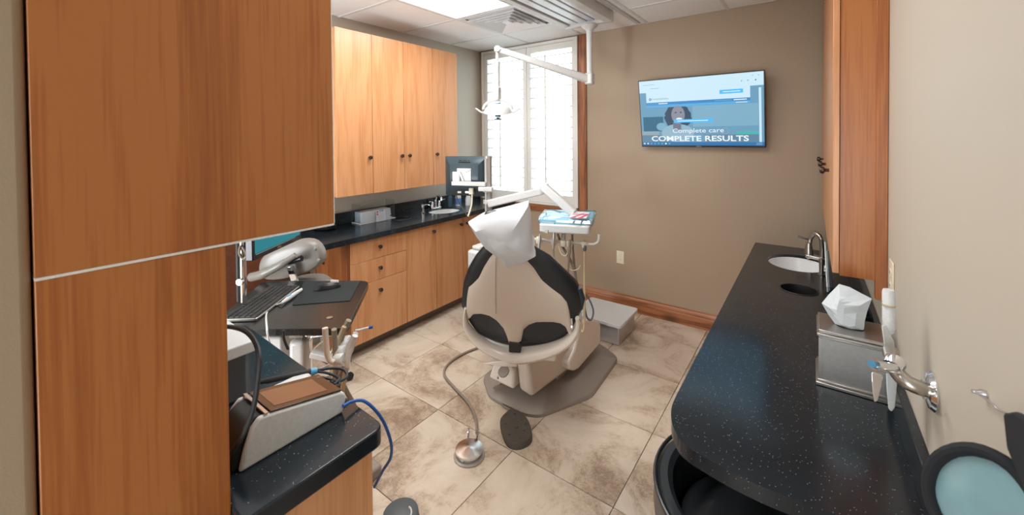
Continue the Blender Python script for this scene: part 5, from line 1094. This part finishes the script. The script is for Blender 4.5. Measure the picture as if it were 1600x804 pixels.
gp = lambda u, v, o=0: onp(u, v, gc, nrmM)+nrmM*o
R_ = [gp(1537+(76*math.cos(a)+0*math.sin(a)), 784+70*math.sin(a)+22*math.cos(a)) for a in [2*math.pi*i/36 for i in range(36)]]
m = MB(); rr = []
for i, p in enumerate(R_):
    out_ = (p-gc).normalized(); rr.append([p+out_*(.0085*math.cos(b)*(1+.05*random.uniform(-1, 1))+.007)+nrmM*.010*math.sin(b) for b in [2*math.pi*j/10 for j in range(10)]])
m.rings(rr, cap=False, closed=True); m.build('rim', 'fur', t_)
m = MB(); m.rings([[p-nrmM*.004 for p in R_], [p+nrmM*.001 for p in R_], [gc+(p-gc)*.6+nrmM*.006 for p in R_], [gc+(p-gc)*.15+nrmM*.008 for p in R_]]); m.build('lens', 'lens_teal', t_)
m = MB(); m.tube([gp(1537, 716, -.002), Vector((XR-.0005, gp(1537, 716).y, gp(1537, 716).z+.004))], .003, 6); m.build('hanging_loop', 'black_matte', t_)
m = MB(); m.tube([gp(1590, 830, -.004), gp(1650, 900, -.004)], .010, 8); m.build('handle', 'black_plastic', t_)
# ------------------------------------------------------------ leather tub chair under the right worktop
tc2 = Vector((-.085, 1.30, 0))
t_ = thing('tub_chair', 'black leather tub chair tucked under the rounded end of the right worktop', 'chair', (tc2.x, tc2.y, 0))
n = 30; A0, A1 = math.radians(80), math.radians(278); m = MB(); rg = []
for i in range(n+1):
    a = A0+(A1-A0)*i/n; d = Vector((math.cos(a), math.sin(a), 0)); ro_, ri = .305, .245; zt = .62
    rg.append([tc2+d*ri+Zv*.22, tc2+d*(ri-.0)+Zv*.55, tc2+d*(ri+.006)+Zv*(zt-.012), tc2+d*(ri+.02)+Zv*zt, tc2+d*(ro_-.02)+Zv*zt, tc2+d*(ro_-.004)+Zv*(zt-.015), tc2+d*ro_+Zv*.55, tc2+d*(ro_-.03)+Zv*.22])
m.rings(rg); m.build('shell', 'leather_black', t_)
m = MB(); m.tube([tc2+Vector((math.cos(a), math.sin(a), 0))*.300+Zv*.618 for a in [A0+(A1-A0)*i/n for i in range(n+1)]], .006, 8); m.build('piping', 'black_plastic', t_)
MB().lathe([(.001, .22), (.236, .22), (.240, .47), (.228, .505), (.15, .522), (.001, .526)], tc2, 32).build('seat_cushion', 'leather_black', t_)
for k in range(4):
    a = math.radians(45+90*k); d = Vector((math.cos(a), math.sin(a), 0)); MB().tube([tc2+d*.20+Zv*.219, tc2+d*.22+Zv*.0005], [.022, .015], 10).build('leg', 'black_plastic', t_)
